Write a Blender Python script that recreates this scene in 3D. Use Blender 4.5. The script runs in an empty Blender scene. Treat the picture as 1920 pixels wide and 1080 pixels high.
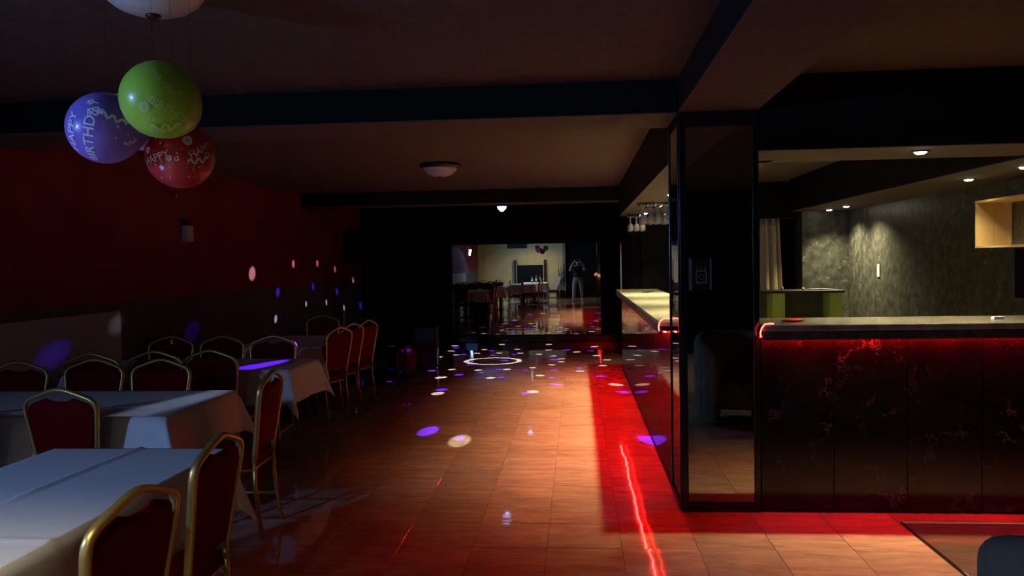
import bpy, bmesh, math, random
from mathutils import Vector, Matrix, Quaternion
random.seed(7)
PI = math.pi
SC = bpy.context.scene
COL = SC.collection

# ------------------------------------------------------------------ camera
F_PX, CAM_H = 1500.0, 1.55
YAW, PIT, ROL = math.radians(4.7), math.radians(1.87), math.radians(1.0)
_f = Vector((-math.sin(YAW) * math.cos(PIT), math.cos(YAW) * math.cos(PIT), -math.sin(PIT)))
_r = Vector((math.cos(YAW), math.sin(YAW), 0))
_u = _r.cross(_f)
CR = math.cos(ROL) * _r - math.sin(ROL) * _u
CU = math.sin(ROL) * _r + math.cos(ROL) * _u
CPOS = Vector((0, 0, CAM_H))
cd = bpy.data.cameras.new('camera')
cd.sensor_width = 36.0
cd.lens = F_PX / 1920 * 36.0
cd.clip_start = 0.02
cam = bpy.data.objects.new('camera', cd)
COL.objects.link(cam)
cam.matrix_world = Matrix(((CR.x, CU.x, -_f.x, 0), (CR.y, CU.y, -_f.y, 0), (CR.z, CU.z, -_f.z, CAM_H), (0, 0, 0, 1)))
SC.camera = cam


def ray(px, py):
    return _f + (px - 960) / F_PX * CR - (py - 540) / F_PX * CU


def on_z(px, py, z=0.0):
    d = ray(px, py)
    return CPOS + d * ((z - CAM_H) / d.z)


def on_x(px, py, x):
    d = ray(px, py)
    return CPOS + d * (x / d.x)


# ------------------------------------------------------------------ world, exposure, light levels
w = bpy.data.worlds.new('world')
SC.world = w
w.use_nodes = True
w.node_tree.nodes['Background'].inputs[0].default_value = (0.6, 0.55, 0.7, 1)
w.node_tree.nodes['Background'].inputs[1].default_value = 0.0006
SC.view_settings.view_transform = 'Standard'
SC.view_settings.look = 'None'
SC.view_settings.gamma = 1
SC.view_settings.exposure = 0.0
SC.view_settings.use_curve_mapping = False
try:
    SC.cycles.use_denoising = True
    SC.cycles.caustics_reflective = False
    SC.cycles.caustics_refractive = False
    SC.cycles.max_bounces = 7
    SC.cycles.sample_clamp_indirect = 3.0
except Exception:
    pass
P_REAR = 85.0      # ceiling spots behind the photographer
P_BAR = 330.0       # downlights over the bar
P_BACKBAR = 38.0   # downlights along the speckled wall
P_BLUE = 125.0      # bluish lamp on the left wall
LED = 520.0         # red strip under the counter
P_DOT = 7.0

# ------------------------------------------------------------------ room measures
XL, XR, YB, YF, ZC = -4.2, 3.8, 15.3, -3.4, 2.64
ZB = 2.435          # underside of beams
ZS = 2.19           # underside of the bar soffit
BX, BY = 0.62, 4.93  # bar fronts
BEND = 11.47


# ------------------------------------------------------------------ materials
def L(r, g, b):
    def f(c):
        c /= 255.0
        return c / 12.92 if c <= 0.04045 else ((c + 0.055) / 1.055) ** 2.4
    return (f(r), f(g), f(b), 1)


MATS = {}


def mat(name, col=(0.5, 0.5, 0.5, 1), rough=0.6, metal=0.0, coat=0.0, spec=0.5, emit=None, estr=0.0, trans=0.0, ior=1.45,
        noise=None, bump=None, sheen=0.0):
    """noise = (scale, second colour, low, high, detail); bump = (scale, strength)"""
    m = bpy.data.materials.new(name)
    m.use_nodes = True
    n = m.node_tree.nodes
    l = m.node_tree.links
    b = n['Principled BSDF']
    b.inputs['Base Color'].default_value = col
    b.inputs['Roughness'].default_value = rough
    b.inputs['Metallic'].default_value = metal
    b.inputs['Coat Weight'].default_value = coat
    b.inputs['Coat Roughness'].default_value = 0.08
    b.inputs['Specular IOR Level'].default_value = spec
    b.inputs['Transmission Weight'].default_value = trans
    b.inputs['IOR'].default_value = ior
    b.inputs['Sheen Weight'].default_value = sheen
    if emit:
        b.inputs['Emission Color'].default_value = emit
        b.inputs['Emission Strength'].default_value = estr
    if noise or bump:
        tc = n.new('ShaderNodeTexCoord')
    if noise:
        sc, c2, lo, hi, det = noise
        t = n.new('ShaderNodeTexNoise')
        t.inputs['Scale'].default_value = sc
        t.inputs['Detail'].default_value = det
        l.new(tc.outputs['Object'], t.inputs['Vector'])
        r = n.new('ShaderNodeValToRGB')
        r.color_ramp.elements[0].position = lo
        r.color_ramp.elements[1].position = hi
        r.color_ramp.elements[0].color = col
        r.color_ramp.elements[1].color = c2
        l.new(t.outputs['Fac'], r.inputs['Fac'])
        l.new(r.outputs['Color'], b.inputs['Base Color'])
    if bump:
        t2 = n.new('ShaderNodeTexNoise')
        t2.inputs['Scale'].default_value = bump[0]
        t2.inputs['Detail'].default_value = 3
        l.new(tc.outputs['Object'], t2.inputs['Vector'])
        bp = n.new('ShaderNodeBump')
        bp.inputs['Strength'].default_value = bump[1]
        bp.inputs['Distance'].default_value = 0.01
        l.new(t2.outputs['Fac'], bp.inputs['Height'])
        l.new(bp.outputs['Normal'], b.inputs['Normal'])
    MATS[name] = m
    return m


def G(m):
    return m.node_tree.nodes, m.node_tree.links, m.node_tree.nodes['Principled BSDF']


mat('ceiling', (0.082, 0.060, 0.051, 1), 0.9, noise=(14, (0.064, 0.047, 0.041, 1), 0.35, 0.7, 4), bump=(60, 0.25))
mat('beam_blue', (0.005, 0.006, 0.007, 1), 0.9, spec=0.25, bump=(50, 0.15))
mat('black', (0.005, 0.005, 0.005, 1), 0.7, spec=0.2)
mat('black_gloss', (0.006, 0.006, 0.007, 1), 0.18)
mat('black_wall', (0.005, 0.005, 0.006, 1), 0.8, spec=0.2, bump=(40, 0.2))
mat('yellow_wall', (0.68, 0.57, 0.26, 1), 0.85, noise=(3, (0.58, 0.48, 0.21, 1), 0.4, 0.75, 5), bump=(40, 0.15))
mat('grey_paint', (0.22, 0.22, 0.19, 1), 0.7)
mat('reflection_grey', (0.10, 0.10, 0.095, 1), 0.6)
mat('white_board', (0.52, 0.50, 0.50, 1), 0.6)
mat('white_plastic', (0.6, 0.6, 0.58, 1), 0.45)
mat('dark_wood', (0.022, 0.015, 0.012, 1), 0.5, noise=(6, (0.035, 0.022, 0.016, 1), 0.4, 0.7, 6))
mat('cloth', (0.74, 0.72, 0.68, 1), 0.85, bump=(9, 0.12))
mat('red_fabric', (0.14, 0.002, 0.003, 1), 0.85, spec=0.12, noise=(180, (0.10, 0.0015, 0.002, 1), 0.4, 0.6, 2))
mat('gold', (0.62, 0.43, 0.12, 1), 0.36, metal=0.75)
mat('bronze', (0.05, 0.028, 0.016, 1), 0.4, metal=0.6)
mat('lamp_glass', (0.72, 0.66, 0.6, 1), 0.35, coat=0.3)
mat('chrome', (0.6, 0.6, 0.6, 1), 0.15, metal=1.0)
mat('dark_metal', (0.03, 0.03, 0.03, 1), 0.35, metal=0.8)
mat('mirror', (0.86, 0.87, 0.85, 1), 0.0, metal=1.0)
mat('tinted_mirror', (0.50, 0.46, 0.40, 1), 0.015, metal=1.0)
mat('led', (0.2, 0.01, 0.01, 1), 0.5, emit=(1, 0.0055, 0.0045, 1), estr=LED)
mat('led_front', (0.2, 0.01, 0.01, 1), 0.5, emit=(1, 0.0055, 0.0045, 1), estr=LED * 0.68)
mat('led_bare', (0.2, 0.01, 0.01, 1), 0.5, emit=(1, 0.075, 0.055, 1), estr=9.0)
mat('counter_top', (0.16, 0.14, 0.11, 1), 0.14, noise=(9, (0.085, 0.075, 0.056, 1), 0.4, 0.7, 6))
mat('counter_side', (0.36, 0.33, 0.24, 1), 0.16, noise=(9, (0.22, 0.2, 0.14, 1), 0.4, 0.7, 6))
mat('counter_edge', (0.030, 0.022, 0.018, 1), 0.2, noise=(14, (0.07, 0.055, 0.04, 1), 0.5, 0.8, 6))
mat('green_paint', (0.42, 0.62, 0.11, 1), 0.55)
mat('olive_paint', (0.055, 0.06, 0.02, 1), 0.6)
mat('pale_wood', (0.72, 0.50, 0.22, 1), 0.5, noise=(5, (0.62, 0.41, 0.17, 1), 0.4, 0.7, 5))
mat('curtain', (0.56, 0.46, 0.29, 1), 0.85)
mat('glass', (0.98, 0.98, 0.92, 1), 0.09, trans=0.42, ior=1.45)
mat('table_glass', (0.80, 0.86, 0.80, 1), 0.02, trans=1.0, ior=1.05, spec=0.1)
mat('glass_edge', (0.02, 0.03, 0.02, 1), 0.1)
mat('sofa', (0.15, 0.135, 0.10, 1), 0.9, spec=0.2, noise=(5, (0.105, 0.095, 0.07, 1), 0.35, 0.7, 4), bump=(14, 0.35))
mat('screen_blue', (0.02, 0.02, 0.09, 1), 0.25)
mat('leaf', (0.05, 0.09, 0.025, 1), 0.6)
mat('skin', (0.50, 0.32, 0.23, 1), 0.55)
mat('hair', (0.02, 0.014, 0.01, 1), 0.7)
mat('shirt', (0.02, 0.02, 0.022, 1), 0.85)
mat('trousers', (0.30, 0.29, 0.27, 1), 0.85, bump=(18, 0.3))
mat('shoe', (0.3, 0.25, 0.2, 1), 0.6)
mat('bottle_glass', (0.35, 0.5, 0.35, 1), 0.05, trans=0.7)
mat('print_white', (0.75, 0.72, 0.82, 1), 0.6)
mat('print_green', (0.48, 0.66, 0.20, 1), 0.6)
mat('string', (0.5, 0.5, 0.5, 1), 0.7)
mat('brown_wood', (0.16, 0.06, 0.03, 1), 0.4)
mat('lens_blue', (0.2, 0.2, 0.9, 1), 0.2, emit=(0.35, 0.42, 1, 1), estr=2.6)
mat('lens_core', (0.8, 0.8, 0.9, 1), 0.2, emit=(0.8, 0.88, 1, 1), estr=7.0)
mat('lamp_blue', (0.6, 0.7, 0.9, 1), 0.4, emit=(0.30, 0.45, 1, 1), estr=3.0)
mat('downlight', (1, 1, 1, 1), 0.4, emit=(1, 0.88, 0.66, 1), estr=45.0)
for nm, c in (('balloon_purple', (0.26, 0.17, 0.66, 1)), ('balloon_green', (0.36, 0.60, 0.06, 1)), ('balloon_red', (0.55, 0.025, 0.04, 1)),
              ('balloon_pink', (0.72, 0.36, 0.42, 1))):
    mm = mat(nm, c, 0.32, coat=0.15)
    G(mm)[2].inputs['Subsurface Weight'].default_value = 0.7
    G(mm)[2].inputs['Subsurface Scale'].default_value = 0.12
    G(mm)[2].inputs['Subsurface Radius'].default_value = (1, 1, 1)


def mat_tile():
    m = mat('tile', rough=0.12, coat=0.0)
    n, l, b = G(m)
    geo = n.new('ShaderNodeNewGeometry')
    oi = n.new('ShaderNodeObjectInfo')
    mp = n.new('ShaderNodeMapping')
    mp.inputs['Scale'].default_value = (2.2, 8.5, 1)
    l.new(geo.outputs['Position'], mp.inputs['Vector'])
    # every tile cuts its own piece of the stone
    ml = n.new('ShaderNodeMath'); ml.operation = 'MULTIPLY'; ml.inputs[1].default_value = 40
    l.new(oi.outputs['Random'], ml.inputs[0])
    cb = n.new('ShaderNodeCombineXYZ')
    l.new(ml.outputs[0], cb.inputs['X']); l.new(ml.outputs[0], cb.inputs['Y'])
    l.new(cb.outputs[0], mp.inputs['Location'])
    t = n.new('ShaderNodeTexNoise')
    t.inputs['Scale'].default_value = 1.6; t.inputs['Detail'].default_value = 6; t.inputs['Roughness'].default_value = 0.6
    t.inputs['Distortion'].default_value = 0.6
    l.new(mp.outputs[0], t.inputs['Vector'])
    r = n.new('ShaderNodeValToRGB')
    e = r.color_ramp.elements
    e[0].position = 0.30; e[0].color = (0.30, 0.22, 0.145, 1)
    e[1].position = 0.72; e[1].color = (0.52, 0.42, 0.29, 1)
    x = e.new(0.5); x.color = (0.40, 0.305, 0.20, 1)
    l.new(t.outputs['Fac'], r.inputs['Fac'])
    hv = n.new('ShaderNodeHueSaturation')
    vr = n.new('ShaderNodeMapRange')
    vr.inputs['To Min'].default_value = 0.88; vr.inputs['To Max'].default_value = 1.1
    l.new(oi.outputs['Random'], vr.inputs['Value'])
    l.new(vr.outputs[0], hv.inputs['Value'])
    l.new(r.outputs['Color'], hv.inputs['Color'])
    l.new(hv.outputs[0], b.inputs['Base Color'])
    t2 = n.new('ShaderNodeTexNoise'); t2.inputs['Scale'].default_value = 5.0; t2.inputs['Detail'].default_value = 2
    l.new(geo.outputs['Position'], t2.inputs['Vector'])
    bp = n.new('ShaderNodeBump'); bp.inputs['Strength'].default_value = 0.05; bp.inputs['Distance'].default_value = 0.02
    l.new(t2.outputs['Fac'], bp.inputs['Height'])
    l.new(bp.outputs[0], b.inputs['Normal'])
    rr = n.new('ShaderNodeMapRange')
    rr.inputs['To Min'].default_value = 0.025; rr.inputs['To Max'].default_value = 0.065
    l.new(t.outputs['Fac'], rr.inputs['Value'])
    l.new(rr.outputs[0], b.inputs['Roughness'])


mat_tile()
mat('grout', (0.10, 0.075, 0.055, 1), 0.8)


def mat_redwall():
    m = mat('red_wall', rough=0.75, bump=(45, 0.2))
    n, l, b = G(m)
    geo = n.new('ShaderNodeNewGeometry')
    sp = n.new('ShaderNodeSeparateXYZ')
    l.new(geo.outputs['Position'], sp.inputs[0])
    gt = n.new('ShaderNodeMath'); gt.operation = 'GREATER_THAN'; gt.inputs[1].default_value = 1.25
    l.new(sp.outputs['Z'], gt.inputs[0])
    t = n.new('ShaderNodeTexNoise'); t.inputs['Scale'].default_value = 1.4; t.inputs['Detail'].default_value = 6
    l.new(geo.outputs['Position'], t.inputs['Vector'])
    r = n.new('ShaderNodeValToRGB')
    r.color_ramp.elements[0].position = 0.3; r.color_ramp.elements[0].color = (0.145, 0.007, 0.008, 1)
    r.color_ramp.elements[1].position = 0.7; r.color_ramp.elements[1].color = (0.21, 0.014, 0.012, 1)
    l.new(t.outputs['Fac'], r.inputs['Fac'])
    mx = n.new('ShaderNodeMix'); mx.data_type = 'RGBA'
    mx.inputs['A'].default_value = (0.085, 0.087, 0.09, 1)
    l.new(gt.outputs[0], mx.inputs['Factor'])
    l.new(r.outputs['Color'], mx.inputs['B'])
    l.new(mx.outputs['Result'], b.inputs['Base Color'])


mat_redwall()


def mat_marble(name, base, vein, vscale, rough, speck, tint=None):
    m = mat(name, base, rough)
    n, l, b = G(m)
    geo = n.new('ShaderNodeNewGeometry')
    oi = n.new('ShaderNodeObjectInfo')
    ad = n.new('ShaderNodeVectorMath'); ad.operation = 'MULTIPLY_ADD'
    cb = n.new('ShaderNodeCombineXYZ')
    for k in 'XYZ':
        l.new(oi.outputs['Random'], cb.inputs[k])
    l.new(cb.outputs[0], ad.inputs[0])
    ad.inputs[1].default_value = (23, 17, 31)
    l.new(geo.outputs['Position'], ad.inputs[2])
    # thin broken veins: a narrow band of a warped noise
    t = n.new('ShaderNodeTexNoise'); t.inputs['Scale'].default_value = vscale; t.inputs['Detail'].default_value = 14
    t.inputs['Roughness'].default_value = 0.72; t.inputs['Distortion'].default_value = 0.15
    l.new(ad.outputs[0], t.inputs['Vector'])
    r = n.new('ShaderNodeValToRGB')
    e = r.color_ramp.elements
    e[0].position = 0.49; e[0].color = (0, 0, 0, 1)
    e[1].position = 0.51; e[1].color = (0, 0, 0, 1)
    x = e.new(0.5); x.color = (1, 1, 1, 1)
    l.new(t.outputs['Fac'], r.inputs['Fac'])
    gate = n.new('ShaderNodeTexNoise'); gate.inputs['Scale'].default_value = vscale * 1.7; gate.inputs['Detail'].default_value = 2
    l.new(ad.outputs[0], gate.inputs['Vector'])
    gr = n.new('ShaderNodeValToRGB')
    gr.color_ramp.elements[0].position = 0.52; gr.color_ramp.elements[1].position = 0.7
    l.new(gate.outputs['Fac'], gr.inputs['Fac'])
    mu = n.new('ShaderNodeMath'); mu.operation = 'MULTIPLY'
    l.new(r.outputs['Color'], mu.inputs[0]); l.new(gr.outputs['Color'], mu.inputs[1])
    # crystal specks
    vo = n.new('ShaderNodeTexVoronoi'); vo.inputs['Scale'].default_value = 42
    l.new(ad.outputs[0], vo.inputs['Vector'])
    vr = n.new('ShaderNodeValToRGB')
    vr.color_ramp.elements[0].position = 0.0; vr.color_ramp.elements[0].color = (speck, speck, speck, 1)
    vr.color_ramp.elements[1].position = 0.16; vr.color_ramp.elements[1].color = (0, 0, 0, 1)
    l.new(vo.outputs['Distance'], vr.inputs['Fac'])
    mg = n.new('ShaderNodeMath'); mg.operation = 'MULTIPLY'
    l.new(vr.outputs['Color'], mg.inputs[0]); l.new(gate.outputs['Fac'], mg.inputs[1])
    su = n.new('ShaderNodeMath'); su.operation = 'ADD'; su.use_clamp = True
    l.new(mu.outputs[0], su.inputs[0]); l.new(mg.outputs[0], su.inputs[1])
    cl = n.new('ShaderNodeTexNoise'); cl.inputs['Scale'].default_value = vscale * 2.2; cl.inputs['Detail'].default_value = 7
    l.new(ad.outputs[0], cl.inputs['Vector'])
    cr = n.new('ShaderNodeValToRGB')
    cr.color_ramp.elements[0].position = 0.38; cr.color_ramp.elements[0].color = base
    cr.color_ramp.elements[1].position = 0.75; cr.color_ramp.elements[1].color = tint or base
    l.new(cl.outputs['Fac'], cr.inputs['Fac'])
    mx = n.new('ShaderNodeMix'); mx.data_type = 'RGBA'
    l.new(su.outputs[0], mx.inputs['Factor'])
    l.new(cr.outputs['Color'], mx.inputs['A'])
    mx.inputs['B'].default_value = vein
    l.new(mx.outputs['Result'], b.inputs['Base Color'])


mat_marble('bar_marble', (0.003, 0.003, 0.0028, 1), (0.10, 0.088, 0.08, 1), 2.6, 0.12, 0.75, (0.0065, 0.006, 0.0055, 1))
G(MATS['bar_marble'])[2].inputs['Specular IOR Level'].default_value = 0.4
mat_marble('speckled_wall', (0.030, 0.031, 0.026, 1), (0.40, 0.40, 0.33, 1), 4.5, 0.42, 0.8, (0.10, 0.10, 0.082, 1))
mat_marble('glass_black', (0.02, 0.014, 0.016, 1), (0.1, 0.08, 0.08, 1), 2.2, 0.03, 0.1, (0.035, 0.02, 0.025, 1))
_gb = G(MATS['glass_black'])[2]
_gb.inputs['Metallic'].default_value = 0.0
_gb.inputs['IOR'].default_value = 2.4
_gb.inputs['Specular IOR Level'].default_value = 0.6


# ------------------------------------------------------------------ geometry helpers
class MB:
    def __init__(self):
        self.v, self.f = [], []

    def add(self, vs, fs):
        o = len(self.v)
        self.v += [tuple(v) for v in vs]
        self.f += [tuple(i + o for i in f) for f in fs]
        return self

    def box(self, x0, x1, y0, y1, z0, z1):
        vs = [(x, y, z) for z in (z0, z1) for y in (y0, y1) for x in (x0, x1)]
        return self.add(vs, [(0, 2, 3, 1), (4, 5, 7, 6), (0, 1, 5, 4), (2, 6, 7, 3), (0, 4, 6, 2), (1, 3, 7, 5)])

    def tube(self, pts, rx, ry=None, n=8, up=Vector((0, 0, 1)), cap=True, closed=False, square=0.0):
        ry = rx if ry is None else ry
        pts = [Vector(p) for p in pts]
        rings, T0, N0 = [], None, None
        N = len(pts)
        for i, p in enumerate(pts):
            if closed:
                t = (pts[(i + 1) % N] - pts[i - 1])
            else:
                t = pts[min(i + 1, N - 1)] - pts[max(i - 1, 0)]
            t.normalize()
            if N0 is None:
                a = up if abs(t.dot(up)) < 0.95 else Vector((1, 0, 0))
                N0 = (a - t * a.dot(t)).normalized()
            else:
                N0 = T0.rotation_difference(t) @ N0
                N0 = (N0 - t * N0.dot(t)).normalized()
            T0 = t
            B = t.cross(N0)
            k = rx[i] if isinstance(rx, (list, tuple)) else rx
            k2 = ry[i] if isinstance(ry, (list, tuple)) else ry
            ring = []
            for j in range(n):
                a = 2 * PI * (j + 0.5) / n
                c, s = math.cos(a), math.sin(a)
                if square:
                    e = 1 - square * 0.5
                    c = math.copysign(abs(c) ** e, c); s = math.copysign(abs(s) ** e, s)
                ring.append(p + N0 * (k * c) + B * (k2 * s))
            rings.append(ring)
        vs = [v for r in rings for v in r]
        fs = []
        M = N if closed else N - 1
        for i in range(M):
            for j in range(n):
                a, b = i * n + j, i * n + (j + 1) % n
                c, d = ((i + 1) % N) * n + (j + 1) % n, ((i + 1) % N) * n + j
                fs.append((a, b, c, d))
        if cap and not closed:
            fs.append(tuple(range(n))[::-1])
            fs.append(tuple((N - 1) * n + j for j in range(n)))
        return self.add(vs, fs)

    def lathe(self, prof, n=24, c=(0, 0, 0), ax='Z'):
        vs, fs = [], []
        for (r, z) in prof:
            for j in range(n):
                a = 2 * PI * j / n
                x, y = r * math.cos(a), r * math.sin(a)
                q = {'Z': (x, y, z), 'Y': (x, z, y), 'X': (z, x, y)}[ax]
                vs.append((c[0] + q[0], c[1] + q[1], c[2] + q[2]))
        for i in range(len(prof) - 1):
            for j in range(n):
                fs.append((i * n + j, i * n + (j + 1) % n, (i + 1) * n + (j + 1) % n, (i + 1) * n + j))
        if prof[0][0] > 1e-6:
            fs.append(tuple(range(n))[::-1])
        if prof[-1][0] > 1e-6:
            fs.append(tuple((len(prof) - 1) * n + j for j in range(n)))
        return self.add(vs, fs)

    def prism(self, poly, axis, a0, a1):
        """poly of 2-D points extruded along axis"""
        def q(p, a):
            return {'X': (a, p[0], p[1]), 'Y': (p[0], a, p[1]), 'Z': (p[0], p[1], a)}[axis]
        n = len(poly)
        vs = [q(p, a0) for p in poly] + [q(p, a1) for p in poly]
        fs = [tuple(range(n))[::-1], tuple(range(n, 2 * n))] + [(i, (i + 1) % n, n + (i + 1) % n, n + i) for i in range(n)]
        return self.add(vs, fs)

    def grid(self, fn, nu, nv):
        vs = [fn(i / nu, j / nv) for j in range(nv + 1) for i in range(nu + 1)]
        fs = [(j * (nu + 1) + i, j * (nu + 1) + i + 1, (j + 1) * (nu + 1) + i + 1, (j + 1) * (nu + 1) + i) for j in range(nv) for i in range(nu)]
        return self.add(vs, fs)

    def mesh(self, name, m, smooth=False):
        me = bpy.data.meshes.new(name)
        me.from_pydata(self.v, [], self.f)
        bm = bmesh.new(); bm.from_mesh(me)
        bmesh.ops.recalc_face_normals(bm, faces=bm.faces)
        bm.to_mesh(me); bm.free()
        if smooth:
            me.polygons.foreach_set('use_smooth', [True] * len(me.polygons))
        me.materials.append(MATS[m] if isinstance(m, str) else m)
        me.update()
        return me


def obj(name, mb, m, parent=None, smooth=False, bevel=0.0, angle=None, label=None, cat=None, group=None, kind=None, loc=None, rz=0):
    me = mb if isinstance(mb, bpy.types.Mesh) else mb.mesh(name, m, smooth)
    o = bpy.data.objects.new(name, me)
    COL.objects.link(o)
    if parent:
        o.parent = parent
    if loc is not None:
        o.location = loc
    o.rotation_euler.z = rz
    if bevel:
        b = o.modifiers.new('bevel', 'BEVEL'); b.width = bevel; b.segments = 2; b.limit_method = 'ANGLE'
    tag(o, label, cat, group, kind)
    return o


def tag(o, label=None, cat=None, group=None, kind=None):
    if label: o['label'] = label
    if cat: o['category'] = cat
    if group: o['group'] = group
    if kind: o['kind'] = kind
    return o


def thing(name, label, cat, loc=(0, 0, 0), rz=0, group=None, kind=None):
    o = bpy.data.objects.new(name, None)
    o.empty_display_size = 0.1
    COL.objects.link(o)
    o.location = loc
    o.rotation_euler = (0, 0, rz)
    return tag(o, label, cat, group, kind)


def dup(root, loc, rz, label, group=None):
    r = root.copy(); COL.objects.link(r)
    r.location = loc; r.rotation_euler = (0, 0, rz)
    r['label'] = label
    if group: r['group'] = group
    for ch in list(root.children):
        c = ch.copy(); COL.objects.link(c); c.parent = r
        for g in ch.children:
            d = g.copy(); COL.objects.link(d); d.parent = c
    return r


def lamp(name, kind, loc, power, color, parent=None, target=None, size=0.05, cone=None, blend=0.5, shape=None, sy=None):
    d = bpy.data.lights.new(name, kind)
    d.energy = power
    d.color = color
    if kind == 'AREA':
        d.size = size
        if sy:
            d.shape = 'RECTANGLE'; d.size_y = sy
    else:
        d.shadow_soft_size = size
    if kind == 'SPOT':
        d.spot_size = cone; d.spot_blend = blend
    o = bpy.data.objects.new(name, d)
    COL.objects.link(o)
    o.location = loc
    if target is not None:
        o.rotation_euler = (Vector(target) - Vector(loc)).to_track_quat('-Z', 'Y').to_euler()
    if parent:
        o.parent = parent
        o.location = Vector(loc) - parent.location
    return o


# ================================================================== SETTING
floor = obj('floor', MB().box(XL - 0.1, XR + 0.1, YF - 0.1, YB + 0.1, -0.1, -0.004), 'grout', kind='structure',
            label='glossy beige tiled floor with reddish light from the bar')
TX, TY = 0.4045, 0.4025
GX0, GY0 = 0.622, 4.281
tm = MB()
hx, hy, t_ = TX / 2 - 0.0012, TY / 2 - 0.0012, 0.0003
for (a, b, z) in ((hx, hy, -0.006), (hx, hy, -t_), (hx - t_, hy - t_, 0.0)):
    tm.v += [(-a, -b, z), (a, -b, z), (a, b, z), (-a, b, z)]
tm.f += [(i * 4 + k, i * 4 + (k + 1) % 4, (i + 1) * 4 + (k + 1) % 4, (i + 1) * 4 + k) for i in range(2) for k in range(4)] + [(8, 9, 10, 11)]
tile_me = tm.mesh('tile', 'tile')
rest = MB()
i0, i1 = math.floor((XL - GX0) / TX), math.ceil((XR - GX0) / TX)
j0, j1 = math.floor((YF - GY0) / TY), math.ceil((YB - GY0) / TY)
cand = []
for i in range(i0, i1):
    for j in range(j0, j1):
        cx, cy = GX0 + (i + 0.5) * TX, GY0 + (j + 0.5) * TY
        x0, x1 = max(cx - hx, XL), min(cx + hx, XR)
        y0, y1 = max(cy - hy, YF), min(cy + hy, YB)
        whole = x0 > cx - hx - 1e-6 and x1 < cx + hx + 1e-6 and x0 <= cx - hx + 1e-6 and x1 >= cx + hx - 1e-6 and y0 <= cy - hy + 1e-6 and y1 >= cy + hy - 1e-6
        px, py = None, None
        vis = False
        v = Vector((cx, cy, 0)) - CPOS
        zc = v.dot(_f)
        if zc > 0.5:
            px, py = 960 + F_PX * v.dot(CR) / zc, 540 - F_PX * v.dot(CU) / zc
            vis = -60 < px < 1980 and py < 1130
        hidden = (cx > BX + 0.1 and cy > BY) or (cx < -2.35 and cy < 9.2)
        sc = 1e9
        if whole and vis and not hidden and cy < 10.6:
            sc = cy
        cand.append((sc, cx, cy, x0, x1, y0, y1))
cand.sort()
rng = random.Random(3)
for k, (sc, cx, cy, x0, x1, y0, y1) in enumerate(cand):
    if sc < 1e8 and k < 298:
        o = obj('tile', tile_me, None, floor, loc=(cx, cy, rng.uniform(-0.0005, 0.0005)))
        o.rotation_euler = (rng.gauss(0, 0.003), rng.gauss(0, 0.003), 0)
    elif x1 - x0 > 0.02 and y1 - y0 > 0.02:
        rest.box(x0, x1, y0, y1, -0.006, 0.0)
obj('tile_field', rest, 'tile', floor, kind='stuff')

obj('ceiling', MB().box(XL - 0.1, XR + 0.1, YF - 0.1, YB + 0.1, ZC, ZC + 0.1), 'ceiling', kind='structure', label='dark brown textured ceiling')
obj('wall_left', MB().box(XL - 0.12, XL, YF - 0.1, YB + 0.1, -0.1, ZC + 0.05), 'red_wall', kind='structure', label='dark red wall with grey lower band')
obj('wall_back', MB().box(XL, 0.82, YB, YB + 0.12, 0, ZC), 'black_wall', kind='structure', label='black wall around the big mirror')
wr = obj('wall_right', MB().box(XR, XR + 0.12, YF, 12.0, 0, ZC), 'speckled_wall', kind='structure', label='dark speckled wall behind the bar')
obj('wall_front', MB().box(XL, -0.55, YF - 0.12, YF, 0, ZC), 'yellow_wall', kind='structure', label='yellow wall behind the photographer')
obj('wall_entrance', MB().box(-0.55, XR, YF - 0.14, YF - 0.02, 0, ZC), 'black_wall', kind='structure', label='black entrance wall behind the photographer')
obj('wall_corner', MB().box(XL, XL + 0.38, YF, YF + 0.3, 0, ZC), 'yellow_wall', kind='structure', label='yellow corner pier')
obj('trim_1', MB().box(-0.62, -0.5, YF, YF + 0.14, 0, ZC), 'grey_paint', kind='structure', label='grey door jamb beside the yellow wall')
obj('wall_passage', MB().box(0.82, 0.94, 12.0, YB + 0.12, 0, ZC), 'black_wall', kind='structure', label='black wall beyond the end of the bar')
# end wall of the bar with a door opening (a passage behind it)
obj('wall_bar_end', MB().box(0.94, 2.45, 11.9, 12.02, 0, ZC), 'black_wall', kind='structure', label='black end wall of the bar')
obj('wall_bar_niche', MB().box(3.17, XR, 11.62, 12.02, 0, ZC), 'speckled_wall', kind='structure', label='speckled end wall beside the curtain')
obj('wall_doorway', MB().box(2.45, 3.17, 12.8, 12.9, 0, ZC).box(2.45, 3.17, 11.9, 12.02, 2.12, ZC).box(2.37, 2.45, 12.02, 12.9, 0, ZC).box(3.17, 3.25, 12.02, 12.9, 0, ZC),
    'black', kind='structure', label='dark doorway behind the curtain')


def beam(name, x0, x1, y0, y1, z0, label, side='beam_blue'):
    b = obj(name, MB().box(x0, x1, y0, y1, z0 + 0.006, ZC), side, kind='structure', label=label)
    obj('beam_underside', MB().box(x0, x1, y0, y1, z0, z0 + 0.006), 'ceiling', b)
    return b


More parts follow.
